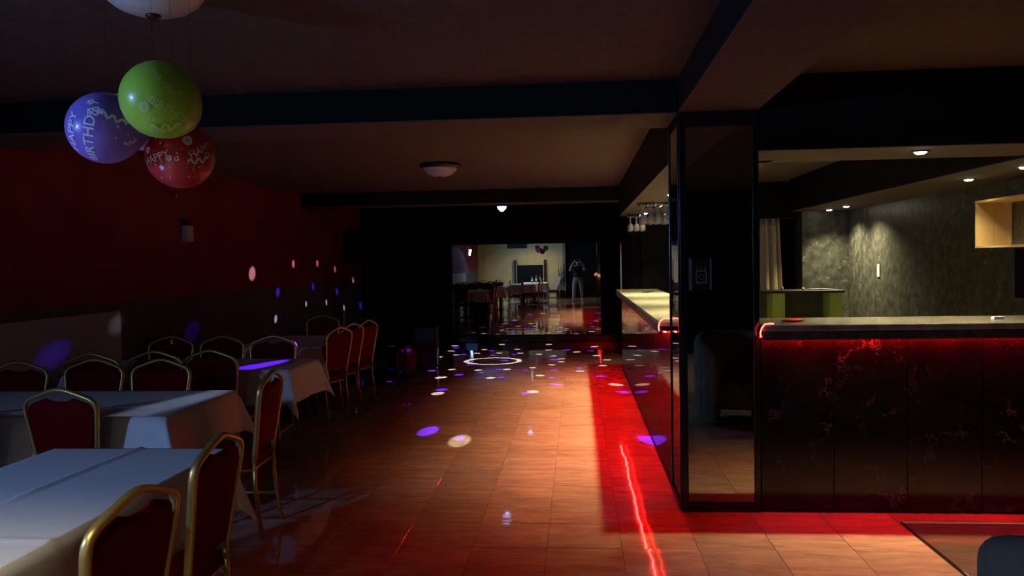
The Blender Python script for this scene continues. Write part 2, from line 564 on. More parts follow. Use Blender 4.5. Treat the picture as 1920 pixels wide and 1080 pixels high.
beam('trim_2', XL, BX, 4.95, 5.5, ZB, 'dark blue ceiling beam across the room in front')
beam('trim_3', XL, 0.82, 11.95, 12.45, ZB, 'dark ceiling beam carrying the disco light')
beam('trim_4', BX, 1.09, YF, BY, ZB, 'ceiling beam running from the mirrored pillar toward the camera')
beam('trim_5', 1.09, XR, BY, 5.55, ZS, 'black soffit over the front bar', 'black')
beam('trim_6', BX, 1.3, 5.44, 11.9, ZS, 'black soffit over the side bar', 'black')
beam('trim_7', 3.0, XR, 5.55, 11.62, ZS, 'black soffit along the speckled wall', 'black')
obj('baseboard_back', MB().box(XL, 0.82, YB - 0.07, YB, 0, 0.14), 'black_gloss', kind='structure', bevel=0.004, label='black ledge under the big mirror')
obj('trim_8', MB().box(0.612, 0.63, 11.54, 11.56, 1.06, 1.80), 'grey_paint', kind='structure', label='pale upright strip at the end of the side bar')

# big mirror
mi = thing('mirror', 'large wall mirror above the black ledge at the far end', 'mirror', (-0.99, YB, 0.15))
obj('mirror_glass', MB().box(-1.42, 1.42, -0.012, -0.004, 0, 1.74), 'mirror', mi)
fr = MB().box(-1.44, -1.42, -0.03, 0, -0.01, 1.76).box(1.42, 1.44, -0.03, 0, -0.01, 1.76).box(-1.42, 1.42, -0.03, 0, 1.74, 1.76).box(-1.42, 1.42, -0.03, 0, -0.01, 0)
obj('mirror_frame', fr, 'black', mi)

# white panel on the left wall
obj('wainscot_board', MB().box(XL + 0.002, XL + 0.03, 0.9, 6.99, 0.001, 1.165), 'white_board', bevel=0.004,
    label='long plain white board along the foot of the red wall', cat='board')

# ================================================================== BAR
pil = thing('mirror_pillar', 'square pillar clad in dark mirror with black frames at the bar corner', 'pillar', (0.62, BY, 0))
PW, PD = 0.47, 0.5
obj('core', MB().box(0.012, PW, 0.012, PD, 0, ZB), 'black', pil)
obj('mirror_panel', MB().box(0.04, PW - 0.035, 0.0, 0.012, 0.06, ZB - 0.09), 'tinted_mirror', pil)
obj('mirror_panel', MB().box(0.0, 0.012, 0.035, PD - 0.02, 0.045, ZB - 0.07), 'tinted_mirror', pil)
for (a, b) in ((0.0, 0.04), (PW - 0.035, PW)):
    obj('frame_upright', MB().box(a, b, -0.012, 0.012, 0, ZB), 'black_gloss', pil, bevel=0.003)
obj('frame_rail', MB().box(0.04, PW - 0.035, -0.012, 0.012, 0, 0.06), 'black_gloss', pil, bevel=0.003)
obj('frame_rail', MB().box(0.04, PW - 0.035, -0.012, 0.012, ZB - 0.09, ZB), 'black_gloss', pil, bevel=0.003)
obj('frame_upright', MB().box(-0.008, 0.012, 0.012, 0.035, 0, ZB), 'black_gloss', pil, bevel=0.003)
obj('frame_upright', MB().box(-0.008, 0.012, PD - 0.02, PD, 0, ZB), 'black_gloss', pil, bevel=0.003)
obj('frame_rail', MB().box(-0.012, 0.012, 0.035, PD - 0.02, 0, 0.045), 'black_gloss', pil, bevel=0.003)

# room reflection in the pillar mirror, modelled as a solid framed plaque
sg = thing('pillar_reflection', 'small dark reflection with pale upright edges, modelled solid on the pillar mirror', 'mirror_image', (0.745, BY - 0.001, 1.36))
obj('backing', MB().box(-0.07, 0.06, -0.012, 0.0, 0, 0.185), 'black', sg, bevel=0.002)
obj('edge_strip', MB().box(-0.072, -0.055, -0.016, -0.012, 0, 0.19), 'reflection_grey', sg)
obj('edge_strip', MB().box(0.052, 0.062, -0.016, -0.012, 0, 0.19), 'reflection_grey', sg)
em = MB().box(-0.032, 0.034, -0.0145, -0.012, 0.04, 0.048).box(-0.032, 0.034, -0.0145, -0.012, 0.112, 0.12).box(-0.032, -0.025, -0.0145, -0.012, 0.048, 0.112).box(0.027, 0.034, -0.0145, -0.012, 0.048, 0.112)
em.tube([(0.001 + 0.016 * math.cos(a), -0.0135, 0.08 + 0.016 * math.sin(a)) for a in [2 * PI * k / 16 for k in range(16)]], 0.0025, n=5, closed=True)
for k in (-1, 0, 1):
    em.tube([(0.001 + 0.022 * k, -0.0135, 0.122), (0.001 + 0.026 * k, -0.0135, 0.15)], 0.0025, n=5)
obj('emblem', em, 'reflection_grey', sg)

# front bar
ZT = 1.147
fb = thing('bar_counter', 'bar front of black veined marble panels facing the camera with red underglow', 'bar counter', (1.095, BY, 0))
fl = XR - 0.02 - 1.095
obj('carcass', MB().box(0, fl, 0.02, 0.42, 0, 1.08), 'black', fb)
pw = 0.428
k = 0
x = 0.004
while x < fl - 0.05:
    x1 = min(x + pw - 0.004, fl)
    obj('marble_panel', MB().box(x, x1, 0.0, 0.02, 0.012, 1.08), 'bar_marble', fb, bevel=0.002)
    x += pw
ct = obj('countertop', MB().box(0.0, fl, -0.07, 0.50, 1.108, ZT), 'counter_top', fb, bevel=0.006)
obj('fascia', MB().box(0.0, fl, -0.07, -0.05, 1.0555, 1.108), 'counter_edge', fb, bevel=0.003)
obj('led_mount', MB().box(0.01, fl - 0.01, -0.05, 0.0, 1.075, 1.108), 'black', fb)
obj('led_strip', MB().box(0.01, fl - 0.01, -0.036, -0.026, 1.066, 1.074), 'led_front', fb)
arc = [(-0.012, -0.074, 1.075), (-0.016, -0.076, 1.10), (-0.008, -0.078, 1.13), (0.01, -0.076, 1.153), (0.04, -0.06, 1.156), (0.07, -0.04, 1.153)]
obj('led_curl', MB().tube(arc, 0.0045, n=6), 'led_bare', fb, smooth=True)

# side bar
sb = thing('bar_counter', 'long side bar of black glass running away beyond the pillar with red underglow', 'bar counter', (BX, 5.44, 0))
sl = BEND - 5.44
obj('carcass', MB().box(0.02, 0.42, 0, sl, 0, 1.07), 'black', sb)
npan = 5
for i in range(npan):
    a, b = sl * i / npan, sl * (i + 1) / npan
    obj('glass_panel', MB().box(0.0, 0.02, a + 0.002, b - 0.002, 0.012, 1.07), 'glass_black', sb, bevel=0.0015)
obj('skirting', MB().box(-0.008, 0.02, 0, sl, 0, 0.012), 'black_gloss', sb)
obj('countertop', MB().box(-0.075, 0.50, 0.0, sl + 0.06, 1.098, 1.13), 'counter_side', sb, bevel=0.006)
obj('fascia', MB().box(-0.075, -0.054, 0.0, sl + 0.06, 1.0455, 1.098), 'counter_edge', sb, bevel=0.003)
obj('led_mount', MB().box(-0.054, 0.0, 0.01, sl, 1.065, 1.098), 'black', sb)
obj('led_strip', MB().box(-0.040, -0.030, 0.01, sl, 1.056, 1.064), 'led', sb)
arc = [(-0.079, -0.012, 1.068), (-0.083, -0.016, 1.10), (-0.076, -0.02, 1.13), (-0.055, -0.02, 1.15), (-0.03, -0.02, 1.155), (-0.012, -0.02, 1.15)]
obj('led_curl', MB().tube(arc, 0.0045, n=6), 'led_bare', sb, smooth=True)


# downlights
def downlight(x, y, power, label, col=(1, 0.88, 0.50), cone=108, tilt=(0, 0), z=ZS, group='bar downlights', blend=1.0):
    t = thing('downlight', label, 'ceiling light', (x, y, z), group=None)
    obj('trim_ring', MB().lathe([(0.036, 0.0), (0.05, -0.002), (0.052, -0.006), (0.046, -0.009), (0.037, -0.008)], 20), 'chrome', t, smooth=True)
    obj('lens', MB().lathe([(0.0365, -0.006), (0.034, -0.013), (0.022, -0.019), (0.0, -0.021)], 16), 'downlight', t, smooth=True)
    lamp('downlight_beam', 'SPOT', (x, y, z - 0.05), power, col, t, (x + tilt[0], y + tilt[1], 0), 0.028, math.radians(cone), blend)
    return t


downlight(2.12, 5.15, P_BAR * 0.9, 'single recessed downlight over the front bar')
downlight(3.3, 6.22, P_BACKBAR, 'recessed downlight nearest the wooden wall box')
downlight(3.33, 7.13, P_BACKBAR, 'recessed downlight above the far end of the wooden wall box')
downlight(3.43, 10.55, P_BACKBAR * 4.6, 'nearer of two recessed downlights grazing the far speckled wall', cone=122, blend=1.0, tilt=(0.30, -0.22))
downlight(3.43, 11.25, P_BACKBAR * 4.6, 'farther of two recessed downlights grazing the far speckled wall', cone=122, blend=1.0, tilt=(0.30, -0.22))
for yy, lb in ((6.3, 'recessed downlight over the side bar nearest the pillar'), (8.0, 'recessed downlight over the middle of the side bar'),
               (9.63, 'bright recessed downlight beside the hanging glasses'), (11.1, 'recessed downlight over the far end of the side bar')):
    downlight(0.93, yy, P_BAR * (1.0 if yy < 9 else (1.3 if yy < 10 else 0.15)), lb)

# green back cabinet
gc = thing('back_cabinet', 'bright green cabinet with brown worktop behind the bar', 'cabinet', (2.3, 10.55, 0))
obj('worktop', MB().box(0.0, 1.1, -0.03, 0.5, 1.085, 1.115), 'dark_wood', gc, bevel=0.003)
obj('back_panel', MB().box(0.05, 1.05, 0.3, 0.32, 0, 1.085), 'olive_paint', gc)
for a in (0.2, 0.92):
    obj('leg_panel', MB().box(a, a + 0.16, 0.0, 0.3, 0, 1.085), 'green_paint', gc, bevel=0.003)
obj('shelf', MB().box(0.36, 0.92, 0.02, 0.3, 0.45, 0.47), 'green_paint', gc)
for dx, dy, h, lb in ((2.64, 10.62, 0.05, 'tiny white cup on the green cabinet beside the curtain'), (2.90, 10.6, 0.035, 'tiny pale cap on the green cabinet top')):
    obj('cup', MB().lathe([(0.012, 0), (0.016, h * 0.4), (0.018, h), (0.015, h), (0.011, 0.006), (0, 0.005)], 12), 'white_plastic', smooth=True, label=lb, cat='cup', loc=(dx, dy, 1.115))


def crumpled(seed, sx, sy, sz):
    r = random.Random(seed)
    off = [[r.uniform(-1, 1) for _ in range(13)] for _ in range(9)]

    def fn(u, v):
        a = 2 * PI * u
        i, j = int(u * 12) % 12, int(v * 8)
        k = 1 + 0.25 * off[j][i]
        rr = math.sin(PI * v) if v > 0.02 else 0
        return (sx * rr * math.cos(a) * k, sy * rr * math.sin(a) * k, sz * (1 - math.cos(PI * v)) / 2 * (1 + 0.2 * off[j][i]))
    return MB().grid(fn, 12, 8)


obj('cloth_rag', crumpled(2, 0.17, 0.03, 0.02), 'dark_wood', smooth=True, label='dark crumpled cloth on the green cabinet', cat='cloth', loc=(3.12, 10.65, 1.117))
mat('glint_red', (0.55, 0.02, 0.02, 1), 0.4)  # LED reflection on the counter, painted red on a crumpled lump
obj('led_glint', crumpled(4, 0.07, 0.035, 0.018), 'glint_red', smooth=True, label='small red lump standing in for an LED reflection on the front counter near the pillar', cat='led_glint', loc=(1.33, 5.1, ZT + 0.001))
wm = thing('card_stack', 'small white stack of cards on the front counter under the wooden box', 'cards', (2.56, 5.12, ZT))
obj('card', MB().box(-0.03, 0.03, -0.02, 0.02, 0.0, 0.007), 'white_plastic', wm)
obj('card', MB().box(-0.026, 0.032, -0.018, 0.02, 0.008, 0.016), 'white_plastic', wm)
obj('switch_plate', MB().box(XR - 0.012, XR, 10.42, 10.50, 1.28, 1.44), 'white_plastic', bevel=0.003, label='white switch plate on the lit speckled wall', cat='switch')


# curtain with folds
def curtain_fn(u, v):
    a = u * 2.6 * 2 * PI
    half = 0.15 + 0.05 * v
    x = 2.63 + half * 2 * u * 0.9
    y = 11.82 + 0.055 * math.sin(a) * (0.55 + 0.45 * v) + 0.012 * math.sin(2.3 * a + 3 * v)
    return (x, y, 2.11 - 2.09 * v)


cu = thing('curtain', 'beige pleated curtain hanging beside the dark doorway behind the bar', 'curtain', (2.6, 11.82, 0))
c_ = obj('fabric', MB().grid(lambda u, v: tuple(Vector(curtain_fn(u, v)) - Vector((2.6, 11.82, 0))), 60, 14), 'curtain', cu, smooth=True)
sm = c_.modifiers.new('solid', 'SOLIDIFY'); sm.thickness = 0.004
obj('rod', MB().tube([(-0.16, 0, 2.115), (0.57, 0, 2.115)], 0.008), 'dark_metal', cu)

# wooden box shelf on the speckled wall
bxs = thing('box_shelf', 'open pale wooden box shelf mounted on the speckled wall', 'shelf', (XR, 6.0, 1.60))
bl = 1.38
obj('top_board', MB().box(-0.3, 0, -0.3, bl, 0.395, 0.413), 'pale_wood', bxs)
obj('bottom_board', MB().box(-0.3, 0, -0.3, bl, 0.0, 0.018), 'pale_wood', bxs)
obj('end_board', MB().box(-0.3, -0.151, bl - 0.018, bl, 0.018, 0.395), 'pale_wood', bxs)
obj('end_board', MB().box(-0.149, 0, bl - 0.018, bl, 0.018, 0.395), 'pale_wood', bxs)
obj('end_board', MB().box(-0.3, 0, -0.3, -0.282, 0.018, 0.395), 'pale_wood', bxs)
obj('edge_cleat', MB().box(-0.02, -0.004, bl - 0.034, bl - 0.018, 0.018, 0.395), 'pale_wood', bxs)

pn = thing('black_panel', 'glossy black panel below the wooden wall box', 'panel', (XR, 6.2, 1.16))
obj('sheet', MB().box(-0.018, -0.002, -0.2, 1.08, 0, 0.43), 'black_gloss', pn, bevel=0.003)
obj('scratch_mark', MB().prism([(0.58, 0.30), (0.60, 0.31), (0.56, 0.25), (0.545, 0.19), (0.525, 0.18), (0.53, 0.24)], 'X', -0.0195, -0.018), 'grey_paint', pn, label='pale scratch mark')


# hanging glasses
def glass_profile():
    return [(0.0, 0.0), (0.032, 0.0), (0.033, -0.003), (0.006, -0.009), (0.0042, -0.02), (0.0042, -0.085), (0.012, -0.096), (0.03, -0.112), (0.038, -0.14),
            (0.036, -0.175), (0.031, -0.2), (0.0295, -0.2), (0.0345, -0.175), (0.0362, -0.14), (0.028, -0.115), (0.008, -0.1), (0.0, -0.1)]


glass_me = MB().lathe(glass_profile(), 16).mesh('wine_glass', 'glass', True)


def rack(x, y, nx, ny, label, glabel):
    t = thing('glass_rack', label, 'glass rack', (x, y, ZS))
    for i in range(nx + 1):
        xx = (i - nx / 2) * 0.085
        obj('rail', MB().box(xx - 0.012, xx + 0.012, -ny * 0.045, ny * 0.045, -0.045, -0.041).box(xx - 0.002, xx + 0.002, -ny * 0.045, ny * 0.045, -0.041, 0.0), 'chrome', t)
    for i in range(nx):
        for j in range(ny):
            o = obj('wine_glass', glass_me, None, loc=(x + (i - (nx - 1) / 2) * 0.085, y + (j - (ny - 1) / 2) * 0.088, ZS - 0.037), label=glabel, cat='wine glass', group=glabel)


rack(0.88, 9.25, 4, 4, 'ceiling rack of wine glasses over the side bar beside the bright downlight', 'wine glass hanging upside down in the nearer ceiling rack over the side bar')
rack(0.84, 11.45, 3, 3, 'farther ceiling rack of wine glasses at the end of the side bar', 'wine glass hanging upside down in the far ceiling rack')
for i, (x, y) in enumerate(((0.86, 10.3), (0.93, 10.45))):
    obj('coaster', MB().lathe([(0.04, 0), (0.045, 0.003), (0.045, 0.008), (0.0, 0.008)], 16), 'black', label=['dark round coaster lying nearer on the side bar', 'dark round coaster lying farther on the side bar'][i], cat='coaster', loc=(x, y, 1.13))


# ================================================================== CEILING LAMPS, DISCO LIGHT
def dome_lamp(x, y, label):
    t = thing('dome_lamp', label, 'ceiling lamp', (x, y, ZC))
    obj('base_ring', MB().lathe([(0.0, 0.0), (0.215, 0.0), (0.225, -0.012), (0.225, -0.03), (0.205, -0.045), (0.19, -0.048), (0.18, -0.04), (0.0, -0.03)], 40), 'bronze', t, smooth=True)
    obj('glass_bowl', MB().lathe([(0.192, -0.04), (0.185, -0.062), (0.165, -0.09), (0.13, -0.117), (0.085, -0.134), (0.04, -0.142), (0.0, -0.143)], 40), 'lamp_glass', t, smooth=True)
    obj('finial', MB().lathe([(0.0, -0.138), (0.026, -0.14), (0.028, -0.148), (0.018, -0.156), (0.009, -0.166), (0.0, -0.168)], 16), 'bronze', t, smooth=True)


dome_lamp(-1.57, 2.91, 'unlit white glass ceiling lamp above the balloons, cut by the top edge')
dome_lamp(-1.49, 8.75, 'small-looking unlit ceiling lamp with bronze ring in the middle of the room')

DX, DY, DZ = -1.137, 12.2, 2.40
dl = thing('disco_light', 'small glowing blue dome disco light under the far beam', 'disco light', (DX, DY, ZB))
obj('base', MB().lathe([(0.0, 0.0), (0.05, 0.0), (0.055, -0.008), (0.06, -0.02), (0.05, -0.024), (0.0, -0.024)], 20), 'black', dl, smooth=True)
obj('dome', MB().lathe([(0.074, -0.03), (0.073, -0.045), (0.064, -0.07), (0.05, -0.087), (0.03, -0.098), (0.0, -0.103)], 24), 'lens_blue', dl, smooth=True)
obj('collar', MB().lathe([(0.05, -0.024), (0.078, -0.024), (0.079, -0.034), (0.073, -0.034), (0.05, -0.028)], 24), 'black', dl, smooth=True)
obj('lens', MB().lathe([(0.03, -0.0995), (0.028, -0.107), (0.016, -0.113), (0.0, -0.115)], 16), 'lens_core', dl, smooth=True)
SRC = Vector((DX, DY, ZB - 0.125))
WHITE = [(430, 490, 46), (205, 367, 46), (452, 383, 42), (398, 318, 34), (440, 246, 30), (525, 330, 30), (522, 207, 26), (545, 172, 26), (553, 233, 24), (693, 222, 24),
         (740, 197, 24), (838, 220, 24), (858, 163, 24), (960, 195, 24), (980, 221, 24), (1170, 163, 24), (1168, 200, 24), (1105, 229, 24), (1200, 240, 24), (1257, 259, 24),
         (1254, 279, 24), (1190, 299, 26), (1062, 318, 26), (890, 329, 30), (700, 334, 30), (783, 385, 36), (1112, 370, 34), (1063, 478, 44), (1355, 213, 26),
         (1377, 341, 30), (1473, 177, 26), (1490, 237, 26), (1560, 266, 26), (1530, 304, 28), (1618, 431, 44), (1075, 130, 26), (1540, 118, 26)]
BLUE = [(75, 413, 46), (455, 465, 46), (570, 365, 38), (390, 338, 34), (850, 382, 34), (1015, 489, 40), (1187, 385, 32), (1215, 430, 44), (1010, 335, 26), (1205, 335, 26),
        (1210, 265, 40), (875, 270, 34), (1375, 320, 30), (1520, 375, 38), (1665, 480, 46), (835, 330, 28), (800, 235, 28), (550, 185, 28), (600, 230, 26), (940, 230, 26),
        (720, 350, 26), (1450, 205, 26), (1290, 200, 30), (640, 300, 24), (790, 205, 24)]


def dot(p, diam, col, power, soft=0.25):
    d = (p - SRC).length
    ang = 2 * math.atan(diam / 2 / d)
    # radiant intensity scaled so that every dot is about equally bright on the surface
    lamp('disco_beam', 'SPOT', SRC, power * d * d, col, dl, p, 0.004, max(ang, 0.018), soft)


for (zx, zy, wd) in WHITE:
    p = on_z(700 + zx / 3.5556, 600 + zy / 3.5556)
    if p.y < YB - 0.08:
        dot(p, wd / 3.5556 * p.y / F_PX * 1.9, (0.85, 0.82, 1.0), 34 * P_DOT)
for (zx, zy, wd) in BLUE:
    p = on_z(700 + zx / 3.5556, 600 + zy / 3.5556)
    dot(p, wd / 3.5556 * p.y / F_PX * 1.9, (0.10, 0.01, 1.0), 75 * P_DOT, 0.7)
for (px, py, wd, c) in ((803, 808, 42, 'b'), (862, 826, 48, 'w'), (1220, 826, 44, 'b'), (862, 822, 18, 'b')):
    p = on_z(px, py)
    dot(p, wd * p.y / F_PX, (0.10, 0.02, 1.0) if c == 'b' else (1.0, 0.9, 0.7), (90 if c == 'b' else 26) * P_DOT, 0.6)
for (px, py, wd, c) in ((517, 598, 11, 'w'), (574, 570, 8, 'w'), (612, 567, 8, 'w'), (645, 577, 8, 'w'), (702, 560, 7, 'w'), (473, 513, 20, 'w'), (550, 495, 11, 'w'),
                        (595, 494, 10, 'w'), (628, 505, 9, 'w'), (662, 525, 8, 'w'), (521, 548, 13, 'b'), (587, 537, 11, 'b'), (632, 547, 10, 'b'), (676, 573, 10, 'b'),
                        (360, 622, 30, 'b'), (84, 670, 42, 'b'), (212, 610, 32, 'w')):
    p = on_x(px, py, XL)
    if p.y < YB - 0.1:
        e = wd * (p.y) / F_PX * 1.5
        dot(p, e, (0.10, 0.02, 1.0) if c == 'b' else (0.85, 0.85, 1.0), (16 if wd < 30 else (1.2 if c == 'b' else 0.45)) * P_DOT, 0.6 if wd < 31 else 1.0)
p = on_z(487, 683, 0.765)
dot(p, 0.24, (0.10, 0.01, 1.0), 34 * P_DOT, 0.6)
p = on_z(330, 752, 0.765)
dot(p, 0.30, (0.5, 0.62, 1.0), 4.0 * P_DOT, 0.9)
dot(Vector((-2.1, YB, 0.9)), 0.1, (0.7, 0.8, 1.0), 8 * P_DOT, 0.6)


# ring projected on the dance floor by the disco light
def ring_light():
    tgt = on_z(925, 677)
    o = lamp('disco_ring_beam', 'SPOT', SRC, 1.0, (0.75, 0.78, 1.0), dl, tgt, 0.003, math.radians(40), 0.0)
    d = (tgt - SRC).length
    a1 = math.atan(0.455 / d)
    a0 = math.atan(0.375 / d)
    ld = o.data
    ld.use_nodes = True
    n, l = ld.node_tree.nodes, ld.node_tree.links
    em_ = n['Emission']
    tc = n.new('ShaderNodeTexCoord')
    sp = n.new('ShaderNodeSeparateXYZ')
    l.new(tc.outputs['Normal'], sp.inputs[0])
    ab = n.new('ShaderNodeMath'); ab.operation = 'ABSOLUTE'
    l.new(sp.outputs['Z'], ab.inputs[0])
    g = n.new('ShaderNodeMath'); g.operation = 'GREATER_THAN'; g.inputs[1].default_value = math.cos(a1)
    s = n.new('ShaderNodeMath'); s.operation = 'LESS_THAN'; s.inputs[1].default_value = math.cos(a0)
    l.new(ab.outputs[0], g.inputs[0]); l.new(ab.outputs[0], s.inputs[0])
    m = n.new('ShaderNodeMath'); m.operation = 'MULTIPLY'
    l.new(g.outputs[0], m.inputs[0]); l.new(s.outputs[0], m.inputs[1])
    m2 = n.new('ShaderNodeMath'); m2.operation = 'MULTIPLY'; m2.inputs[1].default_value = 170 * P_DOT
    l.new(m.outputs[0], m2.inputs[0])
    l.new(m2.outputs[0], em_.inputs['Strength'])


ring_light()

# ================================================================== BLUISH LAMP ON THE LEFT WALL, REAR CEILING SPOTS
bl_ = thing('lamp_box', 'bluish lit lamp box high on the red wall beside the photographer', 'wall lamp', (XL, 0.1, 1.80))
obj('housing', MB().box(0, 0.07, -0.14, 0.14, 0, 0.36), 'white_plastic', bl_, bevel=0.006)
obj('diffuser', MB().box(0.07, 0.078, -0.125, 0.125, 0.015, 0.25), 'lamp_blue', bl_)
lamp('wall_lamp_glow', 'AREA', (XL + 0.1, 0.1, 1.93), P_BLUE, (0.20, 0.42, 1.0), bl_, (-1.2, 0.35, 1.1), 0.24, sy=0.24)
for x, y, lb in ((-1.7, -1.9, 'recessed ceiling spot between the yellow wall and the photographer'), (-1.75, 0.75, 'recessed ceiling spot beside the photographer above the tables')):
    downlight(x, y, P_REAR * (0.95 if y < 0 else 1.8), lb, (1.0, 0.86, 0.62), 160 if y < 0 else 98, z=ZC, blend=0.8)


downlight(2.9, -0.6, P_REAR * 0.9, 'added unseen ceiling spot that warms the tub chair', (1.0, 0.86, 0.62), 120, z=ZC, blend=0.8)  # unseen spot added only to warm the tub chair

# ================================================================== TABLES AND CLOTHS
def table(x0, x1, y0, y1, label, clabel, drop=0.30, seed=0, crease=False, zt=0.75):
    cx, cy = (x0 + x1) / 2, (y0 + y1) / 2
    t = thing('banquet_table', label, 'table', (cx, cy, 0), group='banquet tables')
    a, b = (x1 - x0) / 2, (y1 - y0) / 2
    obj('table_top', MB().box(-a, a, -b, b, zt - 0.03, zt), 'dark_wood', t, bevel=0.003)
    for sg in (-1, 1):
        qx, qy = (sg * (a - 0.32), 0.0) if a > b else (0.0, sg * (b - 0.36))
        cl = obj('pedestal', MB().box(qx - 0.045, qx + 0.045, qy - 0.045, qy + 0.045, 0.035, zt - 0.03), 'black', t, bevel=0.004)
        fx, fy = (0.06, 0.11) if a > b else (0.11, 0.06)
        obj('foot', MB().box(qx - fx, qx + fx, qy - fy, qy + fy, 0.001, 0.035), 'black', cl, bevel=0.006)
    r = random.Random(seed)
    ph = [r.uniform(0, 6.28) for _ in range(6)]
    W, D = 2 * a, 2 * b
    e = 0.006
    NU, NV = (70, 110) if crease else (28, 36)
    us = [-drop + drop * i / 8 for i in range(8)] + [W * i / NU for i in range(NU + 1)] + [W + drop * (i + 1) / 8 for i in range(8)]
    vs = [-drop + drop * i / 8 for i in range(8)] + [D * i / NV for i in range(NV + 1)] + [D + drop * (i + 1) / 8 for i in range(8)]

    def pt(u, v):
        du, su = (-u, -1) if u < 0 else ((u - W, 1) if u > W else (0, 0))
        dv, sv = (-v, -1) if v < 0 else ((v - D, 1) if v > D else (0, 0))
        X, Y = min(max(u, 0), W), min(max(v, 0), D)
        z = zt + 0.003
        if du == 0 and dv == 0:
            z += 0.0015 * math.sin(3.1 * X + ph[0]) * math.sin(2.7 * Y + ph[1])
            if crease:
                q = X - (W * 0.50 - 0.02 * math.sin(2 * Y))
                z += 0.009 * math.exp(-(q / 0.014) ** 2) * max(0, min(1, (Y - D * 0.45) / 0.25))
                z += 0.006 * math.exp(-((Y - D * 0.30) / 0.018) ** 2)
            return (X - a, Y - b, z)
        rr = math.hypot(du, dv)
        th = math.atan2(dv, du)
        fl_ = 0.24 * math.sin(2 * th) if du and dv else 0.0
        s = (Y * (du > 0) + X * (dv > 0))
        wav = 0.016 * (rr / drop) * (math.sin(7.3 * s + ph[2]) + 0.6 * math.sin(13.7 * s + ph[3])) if not (du and dv) else 0.018 * math.sin(4 * th + ph[4]) * (rr / drop) * math.sin(2 * th)
        out = e + rr * (0.06 + fl_) + wav + 0.01 * (rr / drop)
        dn = rr * math.sqrt(max(0.05, 1 - (0.06 + fl_) ** 2))
        ox, oy = su * math.cos(th) * out, sv * math.sin(th) * out
        k = min(1.0, rr / 0.02)
        return (X - a + ox, Y - b + oy, z - dn * k)
    m = MB()
    nu = len(us)
    m.v = [pt(u, v) for v in vs for u in us]
    m.f = [(j * nu + i, j * nu + i + 1, (j + 1) * nu + i + 1, (j + 1) * nu + i) for j in range(len(vs) - 1) for i in range(nu - 1)]
    c = obj('tablecloth', m, 'cloth', smooth=True, label=clabel, cat='tablecloth', loc=(cx, cy, 0), group='white tablecloths')
    so = c.modifiers.new('solid', 'SOLIDIFY'); so.thickness = 0.0025; so.offset = 1
    return t


table(-2.33, -1.545, 1.70, 3.365, 'banquet table nearest the camera in the left foreground', 'white cloth with a long crease on the nearest table, lit blue and cream', 0.275, 1, True)
table(-4.02, -2.20, 4.07, 4.96, 'long banquet table second from the camera', 'white cloth with a pale light streak on the second table from the camera', 0.26, 2)
table(-4.02, -2.22, 5.94, 6.66, 'long banquet table third from the camera', 'white cloth with a bright blue light patch on the third table from the camera', 0.27, 3)
table(-3.40, -2.50, 7.58, 8.85, 'banquet table farthest from the camera beside the three red chair backs', 'dim white cloth on the farthest table beside the three red chair backs', 0.27, 4)
table(-2.10, -1.15, 0.05, 1.38, 'banquet table beside the photographer carrying the bottles', 'white cloth under the bottles beside the photographer', 0.28, 5)


